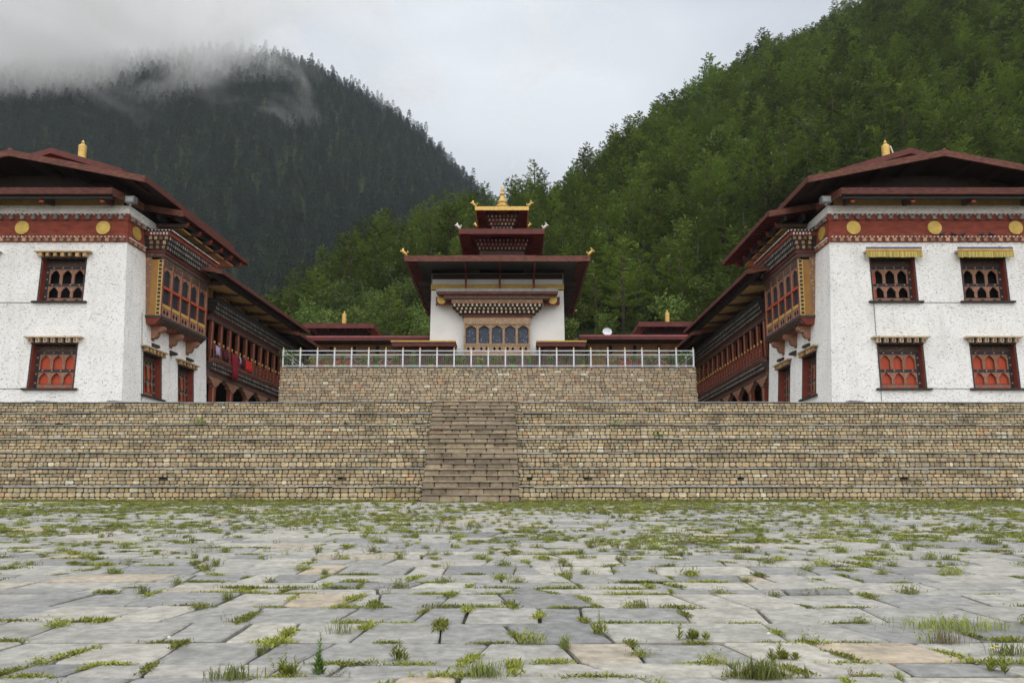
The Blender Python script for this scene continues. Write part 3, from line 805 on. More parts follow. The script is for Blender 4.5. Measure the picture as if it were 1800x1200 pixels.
def palace(s, xc, k, ea, label, wlabel, seed, rightlike):
    rr = random.Random(seed)
    F = lambda a, d, z: (xc + s * (a + k * d), 42 + d, z)
    front = lambda u, w, z: F(u, dz_(z) - w, z)
    side = lambda u, w, z: F(hz(z) + w, u, z)
    B = empty('white_block', F(0, 5, 5.93), label, 'building')
    # --- walls
    wl = [(-2.5 - 1.2, -2.5 + 1.2), (2.5 - 1.2, 2.5 + 1.2)]
    holes = []
    for (u0, u1) in wl: holes += [(u0, u1, 6.85, 6.85 + 2.42), (u0, u1, 11.7, 11.7 + 2.42)]
    mb = MB()
    holed_face(mb, front, lambda z: (-hz(z), hz(z)), 5.9, 17.0, holes)
    sh = [(2.15, 4.05, 6.85, 9.25), (6.1, 8.0, 6.85, 9.25)]
    holed_face(mb, side, lambda z: (dz_(z), 9.85), 5.9, 17.0, sh)
    mb.add([F(-hz(5.9), 0, 5.9), F(-hz(17), dz_(17), 17), F(-hz(17), 9.85, 17), F(-hz(5.9), 9.85, 5.9)], [(0, 1, 2, 3)])
    mb.add([F(-hz(5.9), 9.85, 5.9), F(-hz(17), 9.85, 17), F(hz(17), 9.85, 17), F(hz(5.9), 9.85, 5.9)], [(0, 1, 2, 3)])
    mb.build('wall', M['white'], B)
    def frust(z0, z1, p0, p1=None, d1=9.86):
        p1 = p0 if p1 is None else p1
        mb = MB()
        ring = lambda z, p: [F(-hz(z) - p, dz_(z) - p, z), F(hz(z) + p, dz_(z) - p, z), F(hz(z) + p, d1, z), F(-hz(z) - p, d1, z)]
        mb.hexa(ring(z0, p0), ring(z1, p1)); return mb
    frust(15.42, 16.36, .03).build('red_band', M['band'], B)
    frust(15.10, 15.41, .06).build('lower_cornice', M['redwood'], B)
    frust(16.37, 16.72, .06, .10).build('upper_cornice', M['redwood'], B)
    frust(16.73, 17.22, .16, .13).build('wall_head', M['white'], B)
    mb = MB()
    def both(mb, step, wid, w0, w1, z0, z1, mi):
        e = hz(z0)
        dentils(mb, front, -e, e, step, wid, w0, w1, z0, z1, mi, rr)
        dentils(mb, side, dz_(z0), 2.2, step, wid, w0, w1, z0, z1, mi, rr)
        dentils(mb, side, 8.2, 9.8, step, wid, w0, w1, z0, z1, mi, rr)
    both(mb, .42, .19, .061, .15, 15.12, 15.31, 0)
    both(mb, .21, .07, .061, .17, 15.34, 15.40, 1)
    mb.build('cornice_blocks', [M['tanblock'], M['bead']], B, kind='stuff')
    mb = MB()
    both(mb, .62, .20, .08, .20, 16.40, 16.60, 0)
    both(mb, .24, .07, .09, .2, 16.64, 16.70, 1)
    mb.build('cornice_blocks', [M['greyblock'], M['bead']], B, kind='stuff')
    for a in (-4.5, 0, 4.5):
        mb = MB(); mb.disc(front, a, 15.92, .39, .031, .10, 28); mb.build('gilt_disc', M['disc'], B)
    mb = MB(); mb.disc(side, 1.3, 15.92, .39, .031, .10, 24); mb.build('gilt_disc', M['disc'], B)
    # --- windows
    for i, (u0, u1) in enumerate(wl):
        c = (u0 + u1) / 2
        window(B, front, c, 6.85, 2.4, 2.82, 0, seed + i, bright=True)
        window(B, front, c, 11.7, 2.4, 2.82, (2 if (rightlike and i == 1) else 1), seed + 5 + i)
    window(B, side, 3.1, 6.85, 1.9, 2.8, 0, seed + 9, small=True)
    window(B, side, 7.05, 6.85, 1.9, 2.8, 0, seed + 10, small=True)
    # --- cables on the wall
    mb = MB()
    for (ua, ub, zz) in ((1.0 if not rightlike else -1.0, -6 if not rightlike else 1.0, 6.83), (1.0 if not rightlike else -1.0, -6 if not rightlike else 1.0, 11.62)):
        mb.tube([front(ua, .02, zz), front(ub, .02, zz)], .012, 5)
    if rightlike:
        mb.tube([front(3.72, .03, 11.6), front(3.74, .03, 9.7), front(3.74, .33, 9.68), front(3.74, .33, 9.3), front(3.74, .03, 9.2), front(3.75, .03, 5.95)], .013, 5)
    else: mb.tube([side(1.95, .02, 11.5), side(1.95, .02, 5.95)], .012, 5)
    mb.build('cable', M['cable'], B, kind='stuff')
    # --- attic boards, brackets, pent roof
    mb = MB(); mb.box(F, -5.5, 5.5, .95, 1.02, 17.2, 19.2); mb.build('attic_boards', M['dark'], B)
    edges = [-5.5, -3.4, -.1, 3.2, 5.5]
    for a0, a1 in zip(edges, edges[1:]):
        mb = MB(); mb.box(F, a0 + .01, a1 - .01, .42, .50, 17.225, 17.85); mb.build('ochre_board', M['ochrelit'], B)
    mb = MB(); mb.hexa([F(-5.75, -.85, 17.30), F(5.62, -.85, 17.30), F(5.62, 1.2, 17.85), F(-5.75, 1.2, 17.85)], [F(-5.75, -.85, 17.66), F(5.62, -.85, 17.66), F(5.62, 1.2, 18.2), F(-5.75, 1.2, 18.2)])
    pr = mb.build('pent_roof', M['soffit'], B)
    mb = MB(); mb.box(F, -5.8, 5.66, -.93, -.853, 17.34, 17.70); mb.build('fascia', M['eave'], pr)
    mb = MB(); mb.hexa([F(5.623, -.85, 17.24), F(5.70, -.85, 17.24), F(6.0, 1.6, 17.40), F(5.92, 1.6, 17.40)], [F(5.623, -.85, 17.68), F(5.70, -.85, 17.68), F(6.0, 1.6, 17.80), F(5.92, 1.6, 17.80)]); mb.build('fascia', M['fascia'], pr)
    mb = MB(); mb.box(F, -5.6, 5.5, -.72, -.55, 17.18, 17.31); mb.build('eave_beam', M['greydark'], pr)
    for a in (-5.0, -1.7, 1.6, 4.9):
        mb = MB(); mb.prism(lambda u, w, z: F(a + w, u, z), [(-.5, 17.30), (-.5, 17.12), (-.2, 17.05), (.62, 16.98 + .26), (.62, 17.6)], -.09, .09); mb.build('bracket', M['ornd'], B)
        mb = MB(); mb.box(F, a - .1, a + .1, -.60, -.502, 17.02, 17.119); mb.build('bracket_end', M['shutter'], B)
    # --- main gable roof
    EA, EZ, AZ = 7.45, 18.25, 19.75
    zr = lambda a: AZ + (EZ - AZ) * abs(a) / EA
    rf = empty('main_roof', F(0, 4, EZ), parent=B)
    for sg in (-1, 1):
        mb = MB(); slab2(mb, F, 0, AZ, sg * EA, EZ, -1.0, 10.2, .05); mb.build('roof_sheet', M['roofm'], rf)
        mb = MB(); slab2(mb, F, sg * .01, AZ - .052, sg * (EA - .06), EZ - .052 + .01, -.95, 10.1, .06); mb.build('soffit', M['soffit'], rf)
        mb = MB(); slab2(mb, F, 0, AZ + .03, sg * (EA + .02), EZ + .03, -1.12, -1.003, .35); mb.build('bargeboard', M['fascia'], rf)
        mb = MB(); mb.box(F, sg * EA, sg * (EA + .06), -1.0, 10.2, EZ - .28, EZ + .03); mb.build('eave_board', M['eave'], rf)
        for a in (1.6, 3.3, 5.0, 6.6):
            mb = MB(); mb.box(F, sg * a - .09, sg * a + .09, -.9, 1.0, zr(a) - .36, zr(a) - .13); mb.build('purlin', M['soffit'], rf)
    mb = MB(); mb.box(F, -.06, .06, -1.14, 10.2, AZ + .03, AZ + .1); mb.build('ridge_cap', M['roofm'], rf)
    # --- small raised roof behind the gable
    la = empty('raised_roof', F(0, 4, 20), parent=B)
    for sg in (-1, 1):
        mb = MB(); slab2(mb, F, 0, 21.45, sg * 4.2, 20.15, 2.3, 8.0, .10); mb.build('roof_sheet', M['roofm'], la)
        mb = MB(); slab2(mb, F, 0, 21.48, sg * 4.25, 20.18, 2.15, 2.29, .34); mb.build('bargeboard', M['maroon'], la)
        mb = MB(); mb.box(F, sg * 4.2, sg * 4.27, 2.3, 8.0, 19.9, 20.2); mb.build('eave_board', M['maroon'], la)
    mb = MB(); mb.box(F, -3.2, 3.2, 3.2, 7.4, 18.9, 20.4); mb.build('attic_box', M['dark'], la)
    # --- gilt victory banner on the ridge
    c = F(0, 5.0, 21.4)
    gb = empty('victory_banner', c, parent=B)
    mb = MB(); mb.lathe(c, [(.06, 0), (.06, .75)], 8); mb.build('pole', M['maroon'], gb)
    mb = MB(); mb.lathe((c[0], c[1], c[2] + .7), [(.30, 0), (.27, .03), (.24, .10), (.245, .82), (.22, .90), (.12, .96), (.10, 1.0), (.07, 1.02)], 20); mb.build('drum', M['gold'], gb, smooth=False)
    mb = MB(); mb.lathe((c[0], c[1], c[2] + 1.72), [(.05, 0), (.10, .05), (.10, .10), (.04, .18), (.01, .26)], 14); mb.build('jewel', M['gold'], gb)
    if rightlike:
        mb = MB(); x, y, z = c[0] + .27, c[1] - .05, c[2] + 1.55
        for q in range(5): mb.hexa([(x + q * .045, y - .05, z - q * .14 - .16), (x + q * .045 + .07, y - .06, z - q * .14 - .16), (x + q * .045 + .07, y + .03, z - q * .14 - .16), (x + q * .045, y + .04, z - q * .14 - .16)], [(x + q * .045 - .04, y - .04, z - q * .14), (x + q * .045 + .03, y - .05, z - q * .14), (x + q * .045 + .03, y + .03, z - q * .14), (x + q * .045 - .04, y + .04, z - q * .14)])
        mb.build('white_scarf', M['bead'], gb, kind='stuff')
    # --- side roof over the bay
    sr = empty('side_roof', F(ea - 1.5, 7, 17.7), parent=B)
    SZ = 17.66; slope = .17
    zt = lambda a: SZ + (ea - a) * slope
    D0, D1 = 2.4, 11.6
    mb = MB(); slab2(mb, F, 5.2, zt(5.2), ea, SZ, D0, D1, .05); mb.build('roof_sheet', M['roofm'], sr)
    mb = MB(); slab2(mb, F, 5.2, zt(5.2) + .02, ea + .03, SZ + .02, D0 - .1, D0 - .003, .36); mb.build('bargeboard', M['fascia'], sr)
    mb = MB(); slab2(mb, F, 5.2, zt(5.2) + .02, ea + .03, SZ + .02, D1 + .003, D1 + .1, .30); mb.build('bargeboard', M['fascia'], sr)
    mb = MB(); mb.box(F, ea, ea + .06, D0, D1, SZ - .22, SZ + .03); mb.build('eave_board', M['eave'], sr)
    d = D0 + .3
    while d < D1 - .1:
        mb = MB(); slab2(mb, F, 5.7, zt(5.7) - .053, ea - .005, SZ - .053, d, d + .2, .17); mb.build('rafter', M['soffitred'], sr)
        d += .52
    mb = MB(); mb.box(F, 7.3, 7.46, D0 + .25, D1 - .5, 17.24, 17.50); mb.build('purlin', M['greydark'], sr)
    mb = MB(); mb.box(F, 6.2, 6.36, D0 + .25, D1 - .5, 17.3, 17.62); mb.build('purlin', M['greydark'], sr)
    for q in range(6):
        d = 3.3 + q * 1.5
        mb = MB(); mb.box(F, 5.8, 7.6, d - .09, d + .09, 17.02, 17.235); mb.build('bracket', M['ornd'], sr)
        mb = MB(); mb.prism(lambda u, w, z: F(u, d + w, z), [(7.602, 17.0), (7.602, 17.22), (7.78, 17.32), (7.72, 17.1)], -.09, .09); mb.build('bracket_end', M['redwood'], sr)
        if q < 5:
            mb = MB(); mb.hexa([F(5.85, d + .12, 17.0), F(7.25, d + .12, 17.0), F(7.25, d + 1.38, 17.0), F(5.85, d + 1.38, 17.0)], [F(5.85, d + .12, 17.06), F(7.25, d + .12, 17.10), F(7.25, d + 1.38, 17.10), F(5.85, d + 1.38, 17.06)]); mb.build('ochre_board', M['ochrelit'], sr)
    mb = MB(); mb.box(F, 5.4, 5.62, 1.2, 10.8, 17.22, 18.1); mb.build('attic_boards', M['dark'], sr)
    # --- floodlight under the corner of the roof
    fl = empty('floodlight', F(6.05, .1, 17.2), parent=B)
    mb = MB(); mb.box(F, 5.78, 6.32, .0, .35, 17.26, 17.62); mb.build('housing', M['grey'], fl)
    mb = MB(); mb.box(F, 5.84, 6.26, -.02, -.003, 17.31, 17.57); mb.build('lens', M['glass'], fl)
    mb = MB(); mb.box(F, 6.0, 6.1, .1, .2, 17.1, 17.255); mb.build('stand', M['grey'], fl)

    # --- projecting timber bay
    by = empty('bay_window', F(6.4, 5.2, 10.9), parent=B, label='carved projecting timber bay with five tall lights')
    b0, b1, BA = 2.35, 7.95, 6.9
    G = lambda u, w, z: F(BA + w, u, z)
    Hf = lambda u, w, z: F(u, b0 - w, z)
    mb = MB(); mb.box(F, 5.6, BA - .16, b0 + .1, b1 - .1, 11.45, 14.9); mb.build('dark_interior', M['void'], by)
    n = 5; step = (b1 - b0 - .12) / n
    for q in range(n + 1):
        u = b0 + .06 + q * step
        mb = MB(); mb.box(G, u - .07, u + .07, -.14, .03, 11.45, 14.75); mb.build('post', M['redwood'], by)
        mb = MB(); dentils(mb, G, 11.5, 14.7, .13, .06, 0, .01, 0, 1) if False else None
        mb = MB()
        for zz in np.arange(11.55, 14.7, .14): mb.box(G, u - .075 - .02, u - .0701, -.02, .035, zz, zz + .07)
        mb.build('bead_strip', M['cream'], by, kind='stuff')
    for q in range(n):
        u0 = b0 + .06 + q * step + .072; u1 = u0 + step - .144
        mb = MB(); arch_cell(mb, G, u0, u1, 13.25, 14.4, 13.95, 14.28, -.10, -.02, .40); mb.build('arched_panel', M['tan'], by)
        mb = MB(); mb.box(G, u0, u1, -.12, -.11, 13.25, 14.3); mb.build('pane', M['bluedark'], by)
        mb = MB(); mb.box(G, u0, u1, -.12, .02, 13.10, 13.245); mb.build('transom', M['shutter'], by)
        mb = MB(); mb.box(G, u0 + .1, u1 - .1, -.12, -.11, 12.2, 13.095); mb.build('pane', M['bluedark'], by)
        mb = MB(); mb.box(G, u0, u0 + .09, -.12, -.03, 12.2, 13.095); mb.build('casing', M['redwood'], by)
        mb = MB(); mb.box(G, u1 - .09, u1, -.12, -.03, 12.2, 13.095); mb.build('casing', M['redwood'], by)
        mb = MB(); mb.box(G, u0, u1, -.12, .01, 12.02, 12.195); mb.build('rail', M['goldp'], by)
        mb = MB(); mb.box(G, u0, u1, -.12, -.01, 11.46, 12.015)
        for dd in (.32, .68):
            cm = u0 + (u1 - u0) * dd
            mb.prism(G, [(cm - .13, 11.74), (cm, 11.56), (cm + .13, 11.74), (cm, 11.92)], -.009, -.004, 1)
        mb.build('lattice_panel', [M['tan'], M['void']], by)
    mb = MB(); mb.box(G, b0, b1, -.14, .015, 14.41, 14.9); mb.build('frieze', M['ornd'], by)
    # end facing the plaza: ochre board between beaded borders
    mb = MB(); mb.box(Hf, 6.22, 6.62, -.05, .0, 11.45, 14.75); mb.build('ochre_board', M['ochre'], by)
    mb = MB(); mb.box(Hf, 6.625, 6.9, -.05, .015, 11.45, 14.75); mb.build('border', M['goldp'], by)
    mb = MB(); mb.box(Hf, 5.6, 6.215, -.05, .01, 11.45, 14.9); mb.build('border', M['orn'], by)
    mb = MB()
    zz = 11.52
    while zz < 14.6:
        mb.box(Hf, 6.68, 6.84, .016, .024, zz, zz + .15); zz += .235
    mb.build('border_squares', M['bluedark'], by, kind='stuff')
    # sill and corbels
    mb = MB(); mb.hexa([F(5.7, b0 + .05, 10.95), F(6.62, b0 + .05, 10.95), F(6.62, b1 - .05, 10.95), F(5.7, b1 - .05, 10.95)], [F(5.7, b0 - .03, 11.32), F(6.95, b0 - .03, 11.32), F(6.95, b1 + .03, 11.32), F(5.7, b1 + .03, 11.32)]); mb.build('sill_base', M['redwood'], by)
    mb = MB(); mb.box(F, 5.7, 7.0, b0 - .08, b1 + .08, 11.32, 11.449); mb.build('sill', M['greydark'], by)
    mb = MB(); dentils(mb, lambda u, w, z: F(6.62 + w + (z - 10.95) * .9, u, z), b0 + .1, b1 - .1, .2, .10, -.02, .10, 11.0, 11.3, 0, rr); mb.build('sill_blocks', M['ornd'], by, kind='stuff')
    for q in range(3):
        d = b0 + .75 + q * 2.05
        poly = [(5.9, 10.95), (6.85, 10.95), (6.86, 10.78), (6.72, 10.62), (6.52, 10.60), (6.50, 10.42), (6.38, 10.28), (6.2, 10.26), (6.15, 10.1), (5.9, 10.0)]
        mb = MB(); mb.prism(lambda u, w, z: F(u, d + w, z - .002), poly, -.16, .16, 0); mb.build('corbel', [M['tan']], by)
        mb = MB(); mb.prism(lambda u, w, z: F(u, d + w, z), [(5.95, 9.99), (6.25, 9.98), (6.55, 9.86), (6.6, 9.72), (6.1, 9.66), (5.95, 9.5)], -.11, .11); mb.build('corbel_foot', M['dark'], by)
    # flaring cornice of the bay
    cz = 14.9
    lay = [(.22, .06, 'ornd'), (.20, .12, 'maroon'), (.26, .20, 'dark'), (.26, .28, 'dark'), (.26, .36, 'dark'), (.24, .44, 'redwood'), (.14, .50, 'dark')]
    blk = MB()
    for i, (h, p, m_) in enumerate(lay):
        mb = MB(); mb.box(F, 5.5, BA + p, b0 - p * .6, b1 + p * .6, cz + .002, cz + h - .002); mb.build('cornice_course', M[m_], by)
        f2 = lambda u, w, z, p=p: F(BA + p + w, u, z)
        f3 = lambda u, w, z, p=p: F(u, b0 - p * .6 - w, z)
        if i in (2, 3, 4):
            dentils(blk, f2, b0 - p * .6, b1 + p * .6, .25, .08, .0, .03, cz + .03, cz + h - .04, 0, rr)
            dentils(blk, f3, 6.05, BA + p, .34, .15, .0, .06, cz + .03, cz + h - .04, 1, rr)
        if i == 5:
            dentils(blk, f3, 6.15, BA + p - .1, .18, .09, .0, .03, cz + .06, cz + h - .05, 2, rr)
        if i == 6:
            dentils(blk, f2, b0 - p * .6, b1 + p * .6, .2, .07, .0, .06, cz + .03, cz + .09, 2, rr)
            dentils(blk, f3, 6.0, BA + p, .2, .07, .0, .05, cz + .03, cz + .09, 2, rr)
        cz += h
    blk.build('cornice_blocks', [M['greyblock'], M['tanblock'], M['bead']], by, kind='stuff')

    # --- galleried wing
    Wg = empty('gallery_wing', F(5, 19, 5.93), wlabel, 'building')
    A0 = 6.3; d0, d1 = 9.9, 27.5
    V = lambda u, w, z: F(A0 + w, u, z)
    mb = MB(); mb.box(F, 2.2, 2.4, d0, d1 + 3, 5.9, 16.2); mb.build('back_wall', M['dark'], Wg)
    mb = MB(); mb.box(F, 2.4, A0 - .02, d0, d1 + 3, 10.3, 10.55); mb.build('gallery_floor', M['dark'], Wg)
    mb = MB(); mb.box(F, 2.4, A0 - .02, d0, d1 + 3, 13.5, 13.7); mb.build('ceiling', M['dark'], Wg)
    mb = MB(); mb.box(F, 2.4, A0 - .02, d1 + 2.9, d1 + 3.1, 5.9, 16); mb.build('end_wall', M['dark'], Wg)
    # arcade
    q = 0; d = d0 + 1.12
    while d < d1:
        cl = empty('arcade_column', V(d, -.2, 5.93), parent=Wg)
        mb = MB(); mb.box(V, d - .17, d + .17, -.36, -.02, 5.93, 8.72); mb.build('shaft', M['redwood'], cl)
        mb = MB()
        for zz in np.arange(6.3, 8.6, .16): mb.box(V, d - .19, d - .1701, -.08, -.0, zz, zz + .09)
        mb.build('bead_strip', M['cream'], cl, kind='stuff')
        mb = MB(); mb.prism(V, [(d - .2, 8.72), (d + .2, 8.72), (d + .28, 8.85), (d + .5, 8.95), (d + .62, 9.1), (d + .95, 9.2), (d + 1.1, 9.36), (d - 1.1, 9.36), (d - .95, 9.2), (d - .62, 9.1), (d - .5, 8.95), (d - .28, 8.85)], -.32, .0); mb.build('capital', M['tan'], cl)
        d += 2.72
    mb = MB(); mb.box(V, d0, d1, -.4, .03, 9.362, 9.62); mb.build('lintel_beam', M['ornd'], Wg)
    # deck cornice
    blk = MB(); cz = 9.62
    for i, (h, p, m_) in enumerate([(.12, .08, 'maroon'), (.26, .16, 'dark'), (.26, .26, 'dark'), (.10, .34, 'redwood'), (.18, .38, 'ornd')]):
        mb = MB(); mb.box(V, d0, d1, -.5, p, cz + .002, cz + h - .002); mb.build('deck_course', M[m_], Wg)
        if i in (1, 2): dentils(blk, V, d0, d1, .25, .075, p, p + .025, cz + .03, cz + h - .03, 0, rr)
        cz += h
    blk.build('deck_blocks', M['greyblock'], Wg, kind='stuff')
    # balustrade
    bal = MB(); d = d0 + .1; fin = MB()
    bs_ = empty('balustrade', V(18, .3, 10.55), parent=Wg)
    while d < d1:
        m_ = MB(); m_.box(V, d - .045, d + .045, .22, .31, 10.54, 11.50); m_.build('baluster_post', M['redwood'], bs_)
        fin.lathe(V(d, .265, 11.5), [(.03, 0), (.07, .05), (.07, .12), (.02, .20)], 8)
        d += .68
    for zz in (10.68, 10.98, 11.26):
        m_ = MB(); m_.box(V, d0, d1, .235, .29, zz, zz + .07); m_.build('rail', M['redwood'], bs_)
    dentils(bal, V, d0, d1, .34, .05, .24, .285, 10.55, 11.26, 0)
    bal.build('balusters', M['tan'], bs_, kind='stuff')
    fin.build('finials', M['goldp'], bs_, kind='stuff')
    # upper pillars
    d = d0 + .42
    while d < d1:
        pl = empty('gallery_pillar', V(d, -.1, 10.55), parent=Wg)
        mb = MB(); mb.box(V, d - .13, d + .13, -.26, -.02, 10.55, 13.4); mb.build('shaft', M['redwood'], pl)
        mb = MB()
        for zz in np.arange(10.7, 13.3, .14): mb.box(V, d - .15, d - .1301, -.06, .0, zz, zz + .08)
        mb.build('bead_strip', M['cream'], pl, kind='stuff')
        d += 1.385
    mb = MB(); mb.box(V, d0, d1, -.3, .02, 13.1, 13.40); mb.build('gallery_beam', M['ornd'], Wg)
    blk = MB(); cz = 13.40
    for i, (h, p, m_) in enumerate([(.16, .08, 'maroon'), (.26, .16, 'dark'), (.26, .26, 'dark'), (.26, .36, 'dark'), (.14, .44, 'greydark'), (.12, .50, 'dark')]):
        mb = MB(); mb.box(V, d0, d1 + .1, -.5, p, cz + .002, cz + h - .002); mb.build('cornice_course', M[m_], Wg)
        if i in (1, 2, 3): dentils(blk, V, d0, d1, .25, .075, p, p + .025, cz + .03, cz + h - .03, 0, rr)
        cz += h
    blk.build('cornice_blocks', M['greyblock'], Wg, kind='stuff')
    # board wall under the eaves with brackets
    d = d0 - 1.6
    while d < d1 - 5.2:
        n_ = 4
        for j in range(n_):
            mb = MB(); u0 = d + .1 + j * .63; mb.box(V, u0, u0 + .6, -.46, -.38 + .02 * (j % 2), 14.55, 15.75); mb.build('ochre_board', M['tanboard'], Wg)
        mb = MB(); mb.box(V, d - .09, d + .09, -.4, -.2, 14.6, 15.75); mb.build('strut', M['dark'], Wg)
        mb = MB(); mb.prism(lambda u, w, z: V(d + w, u, z), [(-.3, 15.22), (-.3, 15.02), (1.2, 14.98), (1.45, 15.06), (1.62, 15.24)], -.1, .1); mb.build('bracket', M['ornd'], Wg)
        mb = MB(); mb.hexa([V(d + .12, -.2, 15.27), V(d + .12, 1.3, 15.10), V(d + 2.5, 1.3, 15.10), V(d + 2.5, -.2, 15.27)], [V(d + .12, -.2, 15.31), V(d + .12, 1.3, 15.14), V(d + 2.5, 1.3, 15.14), V(d + 2.5, -.2, 15.31)]); mb.build('soffit_board', M['ochrelit'], Wg)
        d += 2.6
    # roofs of the wing
    def leanto(name, dA, dB, ze, aE=8.45):
        r_ = empty(name, F(7, (dA + dB) / 2, ze), parent=Wg)
        rise = .2
        mb = MB(); slab2(mb, F, 0, ze + (aE) * rise, aE, ze, dA, dB, .05); mb.build('roof_sheet', M['roofm'], r_)
        mb = MB(); mb.box(F, aE, aE + .06, dA, dB, ze - .22, ze + .03); mb.build('eave_board', M['eave'], r_)
        mb = MB(); slab2(mb, F, 0, ze + aE * rise + .02, aE + .03, ze + .02, dB + .003, dB + .09, .3); mb.build('bargeboard', M['fascia'], r_)
        mb = MB(); slab2(mb, F, 0, ze + aE * rise + .02, aE + .03, ze + .02, dA - .09, dA - .003, .3); mb.build('bargeboard', M['fascia'], r_)
        mb = MB(); mb.box(F, aE - .75, aE - .6, dA + .1, dB - .1, ze - .33, ze + .06); mb.build('purlin', M['dark'], r_)
        d = dA + .25
        while d < dB - .2:
            mb = MB(); slab2(mb, F, 5.5, ze + (aE - 5.5) * rise - .053, aE - .005, ze - .053, d, d + .16, .14); mb.build('rafter', M['soffit'], r_)
            d += .62
    leanto('long_roof', 6.4, 23.0, 15.42)
    leanto('low_roof', 20.5, 29.0, 14.75, 8.4)
    for j in range(3):
        mb = MB(); mb.box(V, d1 - 5 + j * 2.4, d1 - 2.7 + j * 2.4, -.3, -.22, 13.9, 14.7); mb.build('ochre_board', M['tanboard'], Wg)
    return F, front, side, V

FL, frontL, sideL, VL = palace(1, -27.2, .08, 7.85, 'whitewashed three-tier block with gilt discs and timber bay at the left of the picture', 'dark timber gallery wing with cloths on its rail, behind the left white block', 20, False)
FR, frontR, sideR, VR = palace(-1, 23.45, .027, 8.4, 'whitewashed block with yellow window valances and gilt discs at the right of the picture', 'dark timber gallery wing with empty rail, behind the right white block', 50, True)

# ------------------------------------------------------------------ central temple
TX = -1.1
T = empty('temple', (TX, 63, 9.5), 'tall white central temple with three stacked roofs and a golden spire', 'temple')
TB = lambda u, w, z: (TX + u, 58 - w, z)
hw = lambda z: 4.97 + (17.8 - z) * .012
mb = MB()
mb.hexa([(TX - hw(9.5), 58, 9.4), (TX + hw(9.5), 58, 9.4), (TX + hw(9.5), 69, 9.4), (TX - hw(9.5), 69, 9.4)], [(TX - hw(18), 58.3, 18.3), (TX + hw(18), 58.3, 18.3), (TX + hw(18), 68.7, 18.3), (TX - hw(18), 68.7, 18.3)])
mb.build('body', M['plaster'], T)
for x0, x1 in ((-4.9, -2.45), (-2.3, .1), (.25, 2.65), (2.8, 4.9)):
    mb = MB(); mb.box(TB, x0, x1, -.28, -.18, 17.42, 17.80); mb.build('white_panel', M['plaster'], T)
mb = MB(); mb.box(TB, -4.93, 4.93, -.5, -.23, 16.95, 18.25); mb.build('upper_band', M['dark'], T)
mb = MB(); mb.box(TB, -5.0, 5.0, -.3, -.03, 17.0, 17.36); mb.build('gold_frieze', M['goldp'], T)
for sg in (-1, 1):
    mb = MB(); mb.box(lambda u, w, z: (TX + sg * (4.99 + w), 58 + u, z), .3, 11, -.05, .03, 15.6, 17.4); mb.build('side_band', M['maroon'], T)
# side strips of dark brackets under eaves at right
for k_ in range(9):
    for sg in (-1, 1):
        mb = MB(); mb.box(W, *sorted((TX + sg * 5.02, TX + sg * 6.0)), 58.8 + k_ * 1.15, 59.05 + k_ * 1.15, 17.5, 17.8); mb.build('side_bracket', M['dark'], T)
# porch
pc = empty('porch', (TX, 57, 9.5), parent=T)
mb = MB(); mb.box(TB, -4.5, 4.5, .1, 1.2, 16.45, 16.68); mb.build('porch_roof', M['grey'], pc)
mb = MB(); mb.box(TB, -4.35, 4.4, .1, 1.28, 16.25, 16.445); mb.build('porch_fascia', M['fascia'], pc)
mb = MB(); mb.box(TB, -4.55, -3.4, .05, .5, 15.75, 16.24); mb.box(TB, 3.5, 4.65, .05, .5, 15.75, 16.24); mb.build('porch_band_end', M['maroon'], pc, kind='stuff')
mb = MB(); mb.box(TB, -3.9, 3.9, .1, 1.1, 15.95, 16.245); mb.build('porch_frieze', M['ornd'], pc)
for sg in (-1, 1):
    mb = MB(); mb.disc(TB, sg * 4.12, 16.0, .33, .52, .62, 20); mb.build('gilt_disc', M['disc'], pc)
mb = MB(); mb.box(TB, -3.35, 3.35, .1, 1.0, 15.62, 15.94); mb.build('painted_beam', M['orn'], pc)
blk = MB(); rr = random.Random(3)
for sg in (-1, 1): dentils(blk, TB, sg * 3.45, sg * 4.6, .2, .1, .3, .55, 15.6, 15.72, 0, rr)
PX = 0.0
for i, (z0, z1, e) in enumerate([(15.38, 15.61, 3.3), (15.16, 15.375, 3.08), (14.94, 15.155, 2.85), (14.75, 14.935, 2.62)]):
    mb = MB(); mb.box(TB, PX - e, PX + e, .05, .9 - i * .12, z0, z1); mb.build('cornice_course', M['dark'] if i < 3 else M['maroon'], pc)
    if i < 3: dentils(blk, TB, PX - e, PX + e, .33, .13, .9 - i * .12, 1.0 - i * .12, z0 + .03, z1 - .02, 1, rr)
blk.build('cornice_blocks', [M['redwood'], M['cream']], pc, kind='stuff')
mb = MB(); mb.box(TB, PX - 2.45, PX + 2.45, .02, .42, 14.2, 14.745); mb.build('painted_frieze', M['pale'], pc)
mb = MB(); mb.box(TB, PX - 3.35, PX + 3.35, .02, .35, 9.5, 11.93); mb.build('painted_base', M['ornd'], pc)
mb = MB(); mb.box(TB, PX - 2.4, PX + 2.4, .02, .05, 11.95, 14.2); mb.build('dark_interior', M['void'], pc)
latt = mk_ornament('blue_lattice', [(.04, .06, .10), (.14, .18, .25), (.03, .04, .06), (.30, .34, .40)], 9, base=(.05, .06, .09))
